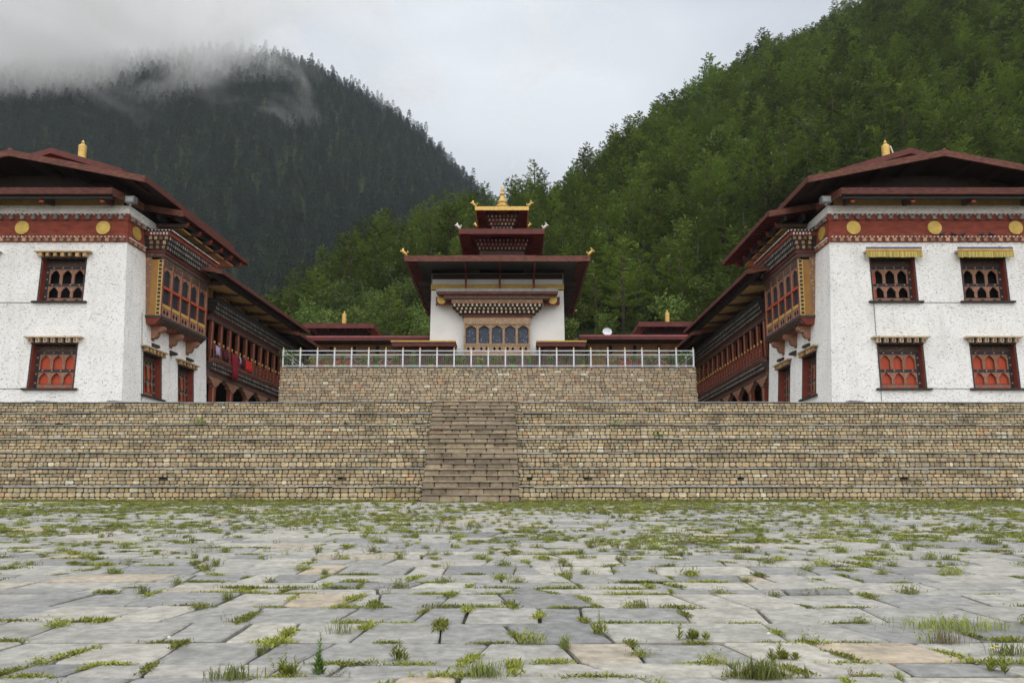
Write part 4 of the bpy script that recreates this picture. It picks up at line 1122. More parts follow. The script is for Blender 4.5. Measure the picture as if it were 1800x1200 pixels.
for q in range(5):
    u0 = PX - 2.42 + q * .968; u1 = u0 + .968
    wn = empty('temple_window', TB((u0 + u1) / 2, .3, 12.0), parent=pc)
    mb = MB(); arch_cell(mb, TB, u0 + .002, u1 - .002, 12.75, 14.2, 13.75, 14.1, .18, .34, .40); mb.build('arched_panel', M['pale'], wn)
    mb = MB(); mb.box(TB, u0 + .08, u1 - .08, .12, .15, 12.75, 14.1); mb.build('lattice', latt, wn)
    mb = MB(); mb.box(TB, u0 + .002, u1 - .002, .18, .37, 12.62, 12.748); mb.build('rail', M['pale'], wn)
    mb = MB(); mb.box(TB, u0 + .002, u1 - .002, .18, .33, 11.95, 12.618)
    for dd in (.3, .7):
        cm = u0 + .968 * dd; mb.prism(TB, [(cm - .12, 12.36), (cm, 12.2), (cm + .12, 12.36), (cm, 12.52)], .331, .336, 1)
    mb.build('lattice_panel', [M['pale'], M['void']], wn)
    mb = MB(); mb.box(TB, u0 - .05, u0 + .05, .341, .40, 11.95, 14.2); mb.build('mullion', M['pale'], wn)
# low gilt-edged roofs beside the porch
for x0, x1 in ((-7.55, -3.0), (2.9, 6.4)):
    lr = empty('low_side_roof', (TX + (x0 + x1) / 2, 56.6, 12.2), parent=T)
    mb = MB(); mb.box(lambda u, w, z: (TX + u, 57.95 - w, z), x0, x1, .0, 1.9, 12.2, 12.5); mb.build('fascia', M['maroon'], lr)
    mb = MB(); mb.box(lambda u, w, z: (TX + u, 57.95 - w, z), x0 - .05, x1 + .05, .0, 1.98, 12.502, 12.60); mb.build('gilt_edge', M['goldp'], lr)
    mb = MB(); mb.box(lambda u, w, z: (TX + u, 57.95 - w, z), x0 + .4, x1 - .2, .0, 1.2, 9.5, 12.198); mb.build('lower_wall', M['ornd'], lr)

def hip(name, cx, y0, y1, hx, ze, zt, tx, ty0, ty1, bx, by0, by1, fas, soff, fh=.33, side_cream=False):
    r_ = empty(name, (cx, (y0 + y1) / 2, ze), parent=T)
    rec = lambda hx_, a, b, z: [(cx - hx_, a, z), (cx + hx_, a, z), (cx + hx_, b, z), (cx - hx_, b, z)]
    mb = MB(); A = rec(hx, y0, y1, ze); B_ = rec(tx, ty0, ty1, zt)
    mb.add(A + B_, [(0, 1, 5, 4), (1, 2, 6, 5), (2, 3, 7, 6), (3, 0, 4, 7), (4, 5, 6, 7)]); mb.build('roof_sheet', M['roofm'], r_)
    mb = MB(); A = rec(hx - .05, y0 + .05, y1 - .05, ze - fh * .5); B_ = rec(bx, by0, by1, ze - fh * .2 + (hx - bx) * .08)
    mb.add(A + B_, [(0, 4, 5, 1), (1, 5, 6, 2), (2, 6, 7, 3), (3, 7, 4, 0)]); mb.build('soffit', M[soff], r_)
    t = .09
    for (x0, x1, a, b) in ((cx - hx, cx + hx, y0 - t, y0), (cx - hx, cx + hx, y1, y1 + t), (cx - hx - t, cx - hx - .002, y0 - t, y1 + t), (cx + hx + .002, cx + hx + t, y0 - t, y1 + t)):
        mb = MB(); mb.box(W, x0, x1, a, b, ze - fh, ze + .05); mb.build('fascia', M[fas], r_)
    mb = MB()
    for sg in (-1, 1):
        y = y0 + .5
        while y < y1 - .2:
            mb.box(W, *sorted((cx + sg * (hx - .05), cx + sg * (hx - .75))), y, y + .14, ze - fh - .02, ze - fh * .5 - .005, 1)
            if side_cream: mb.box(W, *sorted((cx + sg * (hx - .02), cx + sg * (hx - .042))), y, y + .13, ze - fh - .02, ze - fh + .1, 0)
            y += .5
    mb.build('rafter_ends', [M['cream'], M['maroon']], r_, kind='stuff')
    return r_
r1 = hip('lower_roof', TX + .05, 55, 70.6, 6.55, 18.5, 20.3, 2.2, 60, 66, 5.0, 58.3, 68.7, 'fascia', 'greydark', .36, True)
for u in (-2.35, .2, 2.75):
    mb = MB(); mb.box(TB, u - .06, u + .06, .15, .3, 17.0, 18.4); mb.build('strut', M['redwood'], r1)
    mb = MB(); mb.box(TB, u - .06, u + .06, -.1, 2.9, 18.16, 18.32); mb.build('joist', M['redwood'], r1)
def tower(name, cx, y0, y1, hx, z0, z1, rows_):
    t_ = empty(name, (cx, (y0 + y1) / 2, z0), parent=T)
    mb = MB(); mb.box(W, cx - hx, cx + hx, y0, y1, z0, z1); mb.build('core', M['dark'], t_)
    blk = MB(); z = z1 - .05
    for i in range(rows_):
        p = .42 - i * .13; h = .28
        mb = MB(); mb.box(W, cx - hx - p, cx + hx + p, y0 - p, y1 + p, z - h, z - .005); mb.build('cornice_course', M['soffitred' if i % 2 else 'dark'], t_)
        f = lambda u, w, zz: (cx + u, y0 - p - w, zz)
        dentils(blk, f, -hx - p, hx + p, .30, .11, 0, .1, z - h + .05, z - .06, i % 2, rr)
        z -= h
    blk.build('cornice_blocks', [M['tanblock'], M['greyblock']], t_, kind='stuff')
    mb = MB(); mb.box(W, cx - hx - .03, cx + hx + .03, y0 - .03, y0 - .003, z0 + .9, z - .02); mb.build('painted_panel', M['ornd'], t_)
CX = -.8
tower('middle_tower', CX, 61.0, 64.6, 1.75, 19.4, 21.9, 3)
r2 = hip('middle_roof', CX, 59, 65.6, 3.22, 22.0, 23.0, 1.0, 61.5, 63.5, 2.2, 60.6, 65, 'maroon', 'soffitred', .36)
tower('upper_tower', CX, 61.9, 63.4, .85, 22.3, 24.25, 4)
r3 = hip('upper_roof', CX - .0, 60.6, 64.7, 2.05, 24.45, 25.0, .5, 62.2, 63.2, 1.2, 61.5, 63.8, 'gold', 'soffitred', .26)
mb = MB(); mb.lathe((CX, 62.65, 24.95), [(.55, 0), (.58, .10), (.42, .16), (.50, .30), (.55, .42), (.40, .52), (.30, .58), (.36, .68), (.42, .80), (.26, .92), (.20, 1.15), (.15, 1.35), (.22, 1.42), (.22, 1.50), (.10, 1.58), (.12, 1.72), (.16, 1.80), (.08, 1.90), (.10, 2.02), (.04, 2.14), (.01, 2.2)], 20)
mb.build('golden_spire', M['gold'], T, smooth=True)
def beast(p, dx, s, m_):
    mb = MB(); x, y, z = p
    mb.tube([(x, y, z), (x + dx * .12 * s, y, z + .22 * s), (x + dx * .30 * s, y, z + .38 * s), (x + dx * .32 * s, y, z + .62 * s), (x + dx * .20 * s, y, z + .72 * s)], [.10 * s, .14 * s, .13 * s, .09 * s, .03 * s], 7)
    mb.tube([(x + dx * .28 * s, y, z + .40 * s), (x + dx * .50 * s, y, z + .44 * s), (x + dx * .58 * s, y, z + .36 * s)], [.10 * s, .07 * s, .02 * s], 6)
    mb.tube([(x + dx * .05 * s, y, z + .15 * s), (x - dx * .12 * s, y, z + .36 * s), (x - dx * .05 * s, y, z + .50 * s)], [.07 * s, .05 * s, .02 * s], 6)
    mb.build('corner_ornament', m_, T, smooth=True)
for sg in (-1, 1):
    beast((TX + .05 + sg * 6.5, 55.0, 18.55), sg, .85, M['gold']); beast((TX + .05 + sg * 6.5, 70.5, 18.3), sg, .8, M['gold'])
    beast((CX + sg * 3.2, 59.0, 22.05), sg, .75, M['bead'])
    beast((CX + sg * 2.05, 60.6, 24.45), sg, .85, M['gold']); beast((CX + sg * 2.1, 64.7, 24.3), sg, .7, M['gold'])

# ------------------------------------------------------------------ red-roofed halls behind
def hall(label, x0, x1, ux0, ux1, bx, zl=16.1, zu=17.75):
    h = empty('red_roofed_hall', ((x0 + x1) / 2, 75, 9.5), label, 'building')
    mb = MB(); mb.box(W, min(x0, x1) + .8, max(x0, x1) - .8, 72.0, 79, 9.5, zl + .2); mb.build('wall', M['tanboard'], h)
    n = int(abs(x1 - x0) / 2.4)
    for i in range(n + 1):
        x = x0 + (x1 - x0) * (i + .35) / (n + .7)
        mb = MB(); mb.box(W, x - .14, x + .14, 71.8, 71.998, 9.5, zl - .5); mb.build('post', M['dark'], h)
    mb = MB(); mb.box(W, min(x0, x1) + .6, max(x0, x1) - .6, 71.4, 71.7, 13.0, 13.5); mb.build('beam', M['goldp'], h)
    rise = .30
    A, B_ = min(x0, x1), max(x0, x1)
    lr = empty('lower_roof', ((A + B_) / 2, 74, zl), parent=h)
    mb = MB(); mb.hexa([(A, 70, zl - .05), (B_, 70, zl - .05), (B_ - 2.5, 75, zl + .75), (A + 2.5, 75, zl + .75)], [(A, 70, zl + .03), (B_, 70, zl + .03), (B_ - 2.5, 75, zl + .85), (A + 2.5, 75, zl + .85)]); mb.build('roof_sheet', M['roofm'], lr)
    mb = MB(); mb.box(W, A, B_, 69.92, 69.998, zl - .36, zl + .04); mb.build('fascia', M['maroon'], lr)
    mb = MB(); mb.box(W, A, B_, 69.90, 69.918, zl - .10, zl + .06); mb.build('gutter', M['roofm'], lr)
    for xx in (A, B_ - .08):
        mb = MB(); mb.box(W, xx, xx + .08, 70, 80, zl - .36, zl + .04); mb.build('fascia', M['maroon'], lr)
    mb = MB(); mb.box(W, A + .1, B_ - .1, 70.1, 79.8, zl - .3, zl - .2); mb.build('soffit', M['soffit'], lr)
    A, B_ = min(ux0, ux1), max(ux0, ux1)
    ur = empty('raised_roof', ((A + B_) / 2, 75, zu), parent=h)
    mb = MB(); mb.box(W, A + 1, B_ - 1, 73.2, 77, zl - .1, zu - .1); mb.build('attic', M['dark'], ur)
    mb = MB(); mb.hexa([(A, 71.9, zu - .05), (B_, 71.9, zu - .05), (B_, 78, zu - .05), (A, 78, zu - .05)], [(A, 71.9, zu), (B_, 71.9, zu), (B_ - 1.0, 75, zu + .35), (A + 1.0, 75, zu + .35)]); mb.build('roof_sheet', M['roofm'], ur)
    mb = MB(); mb.box(W, A, B_, 71.82, 71.898, zu - .42, zu + .04); mb.build('fascia', M['maroon'], ur)
    for xx in (A, B_ - .08):
        mb = MB(); mb.box(W, xx, xx + .08, 71.9, 78, zu - .42, zu + .04); mb.build('fascia', M['maroon'], ur)
    x = A + .4
    while x < B_ - .3:
        mb = MB(); mb.box(W, x, x + .14, 71.95, 73.2, zu - .36, zu - .2); mb.build('rafter', M['soffitred'], ur); x += .55
    c = (bx, 75, zu + .1)
    gb = empty('victory_banner', c, parent=h)
    mb = MB(); mb.lathe(c, [(.05, 0), (.05, .5)], 8); mb.build('pole', M['maroon'], gb)
    mb = MB(); mb.lathe((c[0], c[1], c[2] + .38), [(.34, 0), (.30, .04), (.24, .22), (.22, .30), (.22, 1.15), (.20, 1.22), (.10, 1.28)], 18); mb.build('drum', M['gold'], gb)
    mb = MB(); mb.lathe((c[0], c[1], c[2] + 1.66), [(.05, 0), (.10, .06), (.09, .12), (.01, .26)], 12); mb.build('jewel', M['gold'], gb)
    return h
hall('low red-roofed hall with raised roof left of the temple', -19.5, -7.4, -19.3, -12.75, -16.2)
hall('low red-roofed hall with raised roof right of the temple', 6.05, 21, 11.7, 20.5, 15.0, 16.2, 17.9)

for x0, x1, lab in ((-13.9, -8.0, 'low dark red lattice wall with white coping behind the railing, left of the temple'), (6.5, 11.2, 'low dark red lattice wall with white coping behind the railing, right of the temple')):
    lw = empty('lattice_wall', ((x0 + x1) / 2, 54, 9.53), lab, 'wall', 'low lattice walls behind the railing')
    mb = MB(); mb.box(W, x0, x1, 54.0, 54.25, 9.53, 10.9); mb.build('backing', M['dark'], lw)
    mb = MB(); mb.box(W, x0 - .05, x1 + .05, 53.9, 54.35, 10.902, 11.04); mb.build('coping', M['cement'], lw)
    x = x0 + .05
    while x < x1 - .7:
        pn = empty('panel', (x + .35, 53.95, 9.6), parent=lw)
        mb = MB(); mb.box(W, x + .02, x + .70, 53.985, 53.998, 9.6, 10.88); mb.build('board', M['redwood'] if int(x * 3) % 2 else M['ornd'], pn)
        mb = MB()
        for q in range(3):
            for sg in (-1, 1):
                c, z = x + .36, 9.82 + q * .4
                mb.prism(W if False else (lambda u, w, zz: (u, 53.98 - w, zz)), [(c - sg * .32, z - .24), (c - sg * .28, z - .26), (c + sg * .32, z + .22), (c + sg * .28, z + .25)], .0, .02)
        mb.build('lattice', M['tanblock'], pn, kind='stuff'); x += .72

# ------------------------------------------------------------------ trees
def leaf_quad(mb, p, d, up, L, wd):
    d = d.normalized(); s_ = d.cross(up)
    if s_.length < 1e-3: s_ = Vector((1, 0, 0))
    s_ = s_.normalized() * wd * .5
    mb.add([p - s_ * .35, p + d * L * .5 - s_, p + d * L, p + d * L * .5 + s_], [(0, 1, 2, 3)])

def crown_mesh(name, seed, H, Rm, whorls, mat, style='pine', start=.16, nq=3, qs=1.0):
    r = random.Random(seed); mb = MB()
    rv = lambda a: Vector((r.uniform(-a, a), r.uniform(-a, a), r.uniform(-a, a)))
    lean = Vector((r.uniform(-.04, .04), r.uniform(-.04, .04), 0))
    for i in range(whorls):
        k = start + (1 - start) * (i + r.uniform(-.25, .25)) / whorls
        h = H * k
        if style == 'pine': prof = min(1, (1.05 - k) * 1.7) ** .75 * (.6 + .4 * min(1, (k - start + .08) * 4))
        elif style == 'fir': prof = (1.03 - k) ** .7
        else: prof = math.sin(math.pi * min(1, max(.06, (k - start * .6)))) ** .6
        nb = r.choice([4, 5, 5, 6]) if style != 'broad' else 7
        a0 = r.uniform(0, 6.28)
        for b in range(nb):
            if r.random() < .14: continue
            az = a0 + 6.283 * b / nb + r.uniform(-.35, .35)
            L = Rm * prof * r.uniform(.6, 1.22)
            dirv = Vector((math.cos(az), math.sin(az), 0)); perp = Vector((-dirv.y, dirv.x, 0))
            n = max(3, int(L / (.26 * qs)))
            droop = r.uniform(-.14, .10) if style != 'fir' else -.25
            lift = r.uniform(.12, .36) if style != 'broad' else r.uniform(.3, .7)
            base_r = .12 + .7 * r.random() ** 1.3
            for j in range(n):
                s = .18 + .82 * (j + .8) / n
                wide = L * .42 * (1.15 - s) * min(1, s * 2.2)
                for q in range(nq):
                    p = Vector((0, 0, h)) + lean * h + dirv * L * s + perp * r.uniform(-wide, wide) + Vector((0, 0, L * (droop * s + lift * s * s) + r.uniform(-.07, .10)))
                    mb.rnd = min(1, max(0, base_r + r.uniform(-.08, .08)))
                    if style == 'broad': dd, upv, p = rv(1), rv(1), p + rv(.25)
                    else:
                        dd = (dirv * .8 + perp * r.uniform(-.8, .8) + Vector((0, 0, r.uniform(0, .5)))).normalized()
                        upv = (Vector((0, 0, 1)) + rv(.34)).normalized()
                    leaf_quad(mb, p, dd, upv, r.uniform(.36, .62) * qs, r.uniform(.16, .30) * qs)
    for j in range(5):
        mb.rnd = r.uniform(.1, .5)
        leaf_quad(mb, Vector((0, 0, H * (.93 + .05 * r.random()))) + lean * H, Vector((r.uniform(-.5, .5), r.uniform(-.5, .5), 1)), rv(1), .6 * qs, .2 * qs)
    return mb.mesh(name, mat, (0, 0, 0))
def trunk_mesh(seed, H, style='pine'):
    r = random.Random(seed); mb = MB()
    rad = .016 * H + .04
    mb.tube([(0, 0, -1.0), (r.uniform(-.05, .05), 0, H * .3), (r.uniform(-.08, .08), r.uniform(-.08, .08), H * .65), (0, 0, H * .96)], [rad * 1.2, rad, rad * .6, rad * .12], 6)
    for i in range(7):
        a = r.uniform(0, 6.28); h = H * r.uniform(.15, .8); L = H * .13 * r.uniform(.6, 1.2)
        mb.tube([(0, 0, h), (math.cos(a) * L, math.sin(a) * L, h + L * .25)], [rad * .3, rad * .08], 4)
    return mb.mesh('trunk', M['bark'], (0, 0, 0))
PINES = []
for i in range(6):
    H = [9.5, 8.2, 10.5, 7.4, 9.0, 11.0][i]
    PINES.append((crown_mesh('crown', 100 + i, H, [2.6, 2.7, 2.5, 2.4, 3.0, 2.8][i], [12, 11, 11, 10, 11, 12][i], M['needles'], 'pine', [.08, .05, .18, .04, .10, .22][i], 4, .95), trunk_mesh(200 + i, H), H))
FIRS = []
for i in range(4):
    H = [17, 20, 15, 22][i]
    FIRS.append((crown_mesh('crown', 300 + i, H, [4.3, 4.6, 4.4, 4.6][i], [13, 14, 12, 15][i], M['needles_far'], 'fir', .08, 2, 2.4), trunk_mesh(400 + i, H), H))
BUSH = []
for i in range(3):
    H = [4.2, 3.4, 5.2][i]
    BUSH.append((crown_mesh('crown', 500 + i, H, [2.3, 2.0, 2.5][i], [8, 7, 9][i], M['leaf'], 'broad', .12, 3), trunk_mesh(600 + i, H), H))

def tree(name, var, x, y, z, s, rot, label, cat, group):
    t = empty(name, (x, y, z), label, cat, group)
    t.rotation_euler = (0, 0, rot); t.scale = (s, s, s * 1.0)
    for nm, me in (('trunk', var[1]), ('crown', var[0])):
        o = bpy.data.objects.new(nm, me); o.parent = t; col.objects.link(o)
    return t, o

rt = random.Random(77)
def occl(t):
    if t < -.30: return .47
    if t < -.26: return .27
    if -.125 < t < .11: return .335 if -.08 < t < .06 else .30
    if t > .47: return .50
    if t > .36: return .47
    if t > .26: return .36
    return .235
cands = []
y = 89.5
while y < 440:
    cell = 3.4 if y < 130 else (4.0 if y < 200 else 4.9)
    x = -.62 * y
    while x < 1.0 * y:
        xx, yy = x + rt.uniform(-.45, .45) * cell, y + rt.uniform(-.45, .45) * cell
        yy = max(88.3, yy)
        t = xx / yy
        yr = interp(NEAR_Y, t)
        if yy < yr + 8 and not (.02 < t < .20 and yy < 99 + 3 * noise.noise(Vector((xx * .2, 0, 0)))):
            n_ = noise.noise(Vector((xx * .035, yy * .035, 9)))
            bush = (t < .02 and yy < 116 and rt.random() < .6) or rt.random() < .12
            V_ = rt.choice(BUSH) if bush else rt.choice(PINES)
            s = rt.uniform(.58, 1.12) * (1 + .2 * n_)
            if yy > 200: s *= 1.12
            if abs(yy - yr) < 14 and t > .03: s *= rt.choice([.6, .8, 1.0, 1.3])
            cands.append((xx, yy, near_h(xx, yy) - .2, s, V_, bush, t))
        x += cell
    y += cell
def vis(c):
    top = (c[2] + c[4][2] * c[3]) / c[1]
    return top > occl(c[6]) + .012 and abs(c[6]) < .72 and c[6] > -.36
order = sorted(range(len(cands)), key=lambda i: (not vis(cands[i]), -(cands[i][4][2] * cands[i][3]) / cands[i][1]))
crest = [i for i in order if vis(cands[i]) and cands[i][1] > interp(NEAR_Y, cands[i][6]) - 7 and cands[i][6] > -.06][:60]
chosen = set(crest)
chosen |= set([i for i in order if cands[i][5] and vis(cands[i])][:26])
for i in order:
    if len(chosen) >= 290: break
    chosen.add(i)
crown_of = {}
for i in sorted(chosen):
    c = cands[i]
    left = c[6] < -.06
    if c[5]: nm, lab, cat, g = 'leafy_shrub', 'light green leafy shrub on the foot of the wooded slope behind the red-roofed halls', 'shrub', 'leafy shrubs on the foot of the wooded slope'
    elif i in crest: nm, lab, cat, g = 'pine_tree', 'small dark pine standing against the sky on the crest of the right hill', 'pine tree', 'pines along the crest of the right hill'
    elif left: nm, lab, cat, g = 'pine_tree', 'mid green feathery pine on the slope left of the temple', 'pine tree', 'pines on the slope left of the temple'
    else: nm, lab, cat, g = 'pine_tree', 'mid green feathery pine on the hillside between temple and right block', 'pine tree', 'pines on the hillside right of the temple'
    t_, o_ = tree(nm, c[4], c[0], c[1], c[2], c[3], rt.uniform(0, 6.28), lab, cat, g)
    crown_of.setdefault(c[4][0].name, o_)
# crest firs of the far mountain
for i in range(46):
    t = -.30 + .255 * i / 46 + rt.uniform(-.004, .004)
    yy = 972 + rt.uniform(-14, 10)
    V_ = FIRS[i % 4]
    t_, o_ = tree('fir_tree', V_, t * yy, yy, far_h(t * yy, yy) - .5, rt.uniform(.45, .85), rt.uniform(0, 6.28), 'tiny dark fir standing on the misty ridge of the far mountain', 'fir tree', 'firs along the ridge of the far mountain')
    crown_of.setdefault(V_[0].name, o_)

def scatter(name, pts, objs, mat=None, tilt=.08):
    """one object of countless plants: instances of the crowns on points"""
    me = bpy.data.meshes.new(name)
    me.from_pydata([p[:3] for p in pts], [], [])
    at = me.attributes.new('size', 'FLOAT', 'POINT'); at.data.foreach_set('value', [p[3] for p in pts])
    o = bpy.data.objects.new(name, me); col.objects.link(o); o['kind'] = 'stuff'
    ng = bpy.data.node_groups.new(name, 'GeometryNodeTree')
    ng.interface.new_socket('Geometry', in_out='INPUT', socket_type='NodeSocketGeometry')
    ng.interface.new_socket('Geometry', in_out='OUTPUT', socket_type='NodeSocketGeometry')
    N = ng.nodes; L = ng.links
    gi = N.new('NodeGroupInput'); go = N.new('NodeGroupOutput')
    iop = N.new('GeometryNodeInstanceOnPoints'); jn = N.new('GeometryNodeJoinGeometry')
    for ob in objs:
        oi = N.new('GeometryNodeObjectInfo'); oi.inputs['Object'].default_value = ob; oi.inputs['As Instance'].default_value = True
        L.new(oi.outputs['Geometry'], jn.inputs['Geometry'])
    L.new(gi.outputs[0], iop.inputs['Points']); L.new(jn.outputs['Geometry'], iop.inputs['Instance'])
    iop.inputs['Pick Instance'].default_value = True
    rvn = N.new('FunctionNodeRandomValue'); rvn.data_type = 'FLOAT_VECTOR'
    rvn.inputs['Min'].default_value = (-tilt, -tilt, 0); rvn.inputs['Max'].default_value = (tilt, tilt, 6.283)
    L.new(rvn.outputs['Value'], iop.inputs['Rotation'])
    na = N.new('GeometryNodeInputNamedAttribute'); na.data_type = 'FLOAT'; na.inputs['Name'].default_value = 'size'
    L.new(na.outputs['Attribute'], iop.inputs['Scale'])
    L.new(iop.outputs['Instances'], go.inputs[0])
    md = o.modifiers.new('scatter', 'NODES'); md.node_group = ng
    return o
pine_crowns = [crown_of[v[0].name] for v in PINES if v[0].name in crown_of]
bush_crowns = [crown_of[v[0].name] for v in BUSH if v[0].name in crown_of]
fir_crowns = [crown_of[v[0].name] for v in FIRS]
restp = [c for i, c in enumerate(cands) if i not in chosen and not c[5]]
restb = [c for i, c in enumerate(cands) if i not in chosen and c[5]]
scatter('hillside_forest', [c[:4] for c in restp], pine_crowns)
scatter('hillside_scrub', [c[:4] for c in restb], bush_crowns)
# low undergrowth between the trees
ug = []
for _ in range(7000):
    yy = 88.5 + (rt.random() ** 3.2) * 260; t = rt.uniform(-.5, .85); xx = t * yy
    if yy < interp(NEAR_Y, t) + 3 and not (.02 < t < .20 and yy < 98): ug.append((xx, yy, near_h(xx, yy) - .8, rt.uniform(.35, .75)))
scatter('undergrowth', ug, bush_crowns)
fp = []
y = 398.0
while y < 1000:
    cell = 6.6 + (y - 400) * .002
    x = -.86 * y
    while x < .06 * y:
        xx, yy = x + rt.uniform(-.5, .5) * cell, y + rt.uniform(-.5, .5) * cell
        fp.append((xx, yy, far_h(xx, yy) - 1, rt.uniform(.55, 1.15) * (1.25 if rt.random() < .06 else 1)))
        x += cell
    y += cell
scatter('far_forest', fp, fir_crowns)

# ------------------------------------------------------------------ haze and the cloud on the mountain
def volume_box(name, lo, hi):
    mb = MB(); mb.box(W, lo[0], hi[0], lo[1], hi[1], lo[2], hi[2])
    m = bpy.data.materials.new(name); m.use_nodes = True
    t = m.node_tree; t.nodes.clear()
    o = nn(t, 'ShaderNodeOutputMaterial'); v = nn(t, 'ShaderNodeVolumePrincipled')
    t.links.new(v.outputs[0], o.inputs['Volume'])
    ob = mb.build(name, m, kind='stuff')
    return ob, m, t, v
hz_o, hz_m, t_, v_ = volume_box('haze', (-2600, -2600, -5.2), (2600, 2600, 760))
v_.inputs['Density'].default_value = .00008
v_.inputs['Color'].default_value = (.80, .89, .98, 1)
cl_o, cl_m, t_, v_ = volume_box('cloud', (-900, 560, 380), (120, 1060, 740))
v_.inputs['Color'].default_value = (1, 1, 1, 1)
v_.inputs['Anisotropy'].default_value = 0.1
g = nn(t_, 'ShaderNodeTexCoord')
sx = nn(t_, 'ShaderNodeSeparateXYZ'); t_.links.new(g.outputs['Object'], sx.inputs['Vector'])
mpn = nn(t_, 'ShaderNodeMapping'); mpn.inputs['Scale'].default_value = (.0085, .006, .014); t_.links.new(g.outputs['Object'], mpn.inputs['Vector'])
n1 = nn(t_, 'ShaderNodeTexNoise', Scale=1.0, Detail=7.0, Roughness=.6, Distortion=.6); t_.links.new(mpn.outputs['Vector'], n1.inputs['Vector'])
# height term: object origin is at the bottom of the box (z 380), x 0 at -410
zt = nn(t_, 'ShaderNodeMapRange'); zt.inputs['From Min'].default_value = 5; zt.inputs['From Max'].default_value = 190; zt.inputs['To Min'].default_value = -.75; zt.inputs['To Max'].default_value = .55
t_.links.new(sx.outputs['Z'], zt.inputs['Value'])
xt = nn(t_, 'ShaderNodeMapRange'); xt.inputs['From Min'].default_value = 0; xt.inputs['From Max'].default_value = 330; xt.inputs['To Min'].default_value = .12; xt.inputs['To Max'].default_value = -1.15
t_.links.new(sx.outputs['X'], xt.inputs['Value'])
a1 = nn(t_, 'ShaderNodeMath', operation='ADD'); t_.links.new(zt.outputs[0], a1.inputs[0]); t_.links.new(xt.outputs[0], a1.inputs[1])
nm = nn(t_, 'ShaderNodeMath', operation='MULTIPLY_ADD'); nm.inputs[1].default_value = 6.0; nm.inputs[2].default_value = -2.72
t_.links.new(n1.outputs['Fac'], nm.inputs[0])
a2 = nn(t_, 'ShaderNodeMath', operation='ADD'); t_.links.new(a1.outputs[0], a2.inputs[0]); t_.links.new(nm.outputs[0], a2.inputs[1])
zd = nn(t_, 'ShaderNodeMapRange'); zd.inputs['From Min'].default_value = 190; zd.inputs['From Max'].default_value = 320; zd.inputs['To Max'].default_value = -1.6
t_.links.new(sx.outputs['Z'], zd.inputs['Value'])
a3 = nn(t_, 'ShaderNodeMath', operation='ADD'); t_.links.new(a2.outputs[0], a3.inputs[0]); t_.links.new(zd.outputs[0], a3.inputs[1])
dn = nn(t_, 'ShaderNodeMapRange'); dn.inputs['From Min'].default_value = 0; dn.inputs['From Max'].default_value = .9; dn.inputs['To Max'].default_value = .014
t_.links.new(a3.outputs[0], dn.inputs['Value']); t_.links.new(dn.outputs[0], v_.inputs['Density'])
sc.cycles.volume_step_rate = 1.0
sc.cycles.volume_max_steps = 96

# ------------------------------------------------------------------ white railing on the upper wall
rl = empty('railing', (-1.5, 50.35, 9.55), 'long white metal railing with gold-tipped posts on top of the upper stone wall', 'railing')
RX0, RX1, RY = UX0 + .18, UX1 - .18, 50.32
NP = 25
px = [RX0 + (RX1 - RX0) * i / (NP - 1) for i in range(NP)]
for i, x in enumerate(px):
    mb = MB(); mb.box(W, x - .045, x + .045, RY - .045, RY + .045, 9.55, 10.72); po = mb.build('post', M['whitepaint'], rl)
    mb = MB(); mb.lathe((x, RY, 10.72), [(.03, 0), (.05, .03), (.055, .08), (.03, .12), (.005, .17)], 8); mb.build('finial', M['goldp'], po)
for z in (9.64, 10.36, 10.62):
    mb = MB(); mb.box(W, RX0, RX1, RY - .025, RY + .025, z, z + .05); mb.build('rail', M['whitepaint'], rl)
for a, b in zip(px, px[1:]):
    mb = MB()
    n = 8
    for k in range(1, n): mb.box(W, a + (b - a) * k / n - .003, a + (b - a) * k / n + .003, RY - .004, RY + .004, 9.69, 10.36)
    for k in range(1, 6): mb.box(W, a + .045, b - .045, RY + .005, RY + .011, 9.69 + k * .11 - .002, 9.69 + k * .11 + .002)
    mb.build('mesh_panel', M['wire'], rl, kind='stuff')
for yy in (RY + 3, ):
    pass
# short return of the railing at both ends
for x, sg in ((RX0, 1), (RX1, -1)):
    for z in (9.64, 10.36, 10.62):
        mb = MB(); mb.box(W, x - .02, x + .02, RY + .046, 60, z, z + .05); mb.build('rail', M['whitepaint'], rl)
    for yy in (52.5, 55, 57.5, 60):
        mb = MB(); mb.box(W, x - .04, x + .04, yy - .04, yy + .04, 9.55, 10.72); mb.build('post', M['whitepaint'], rl)

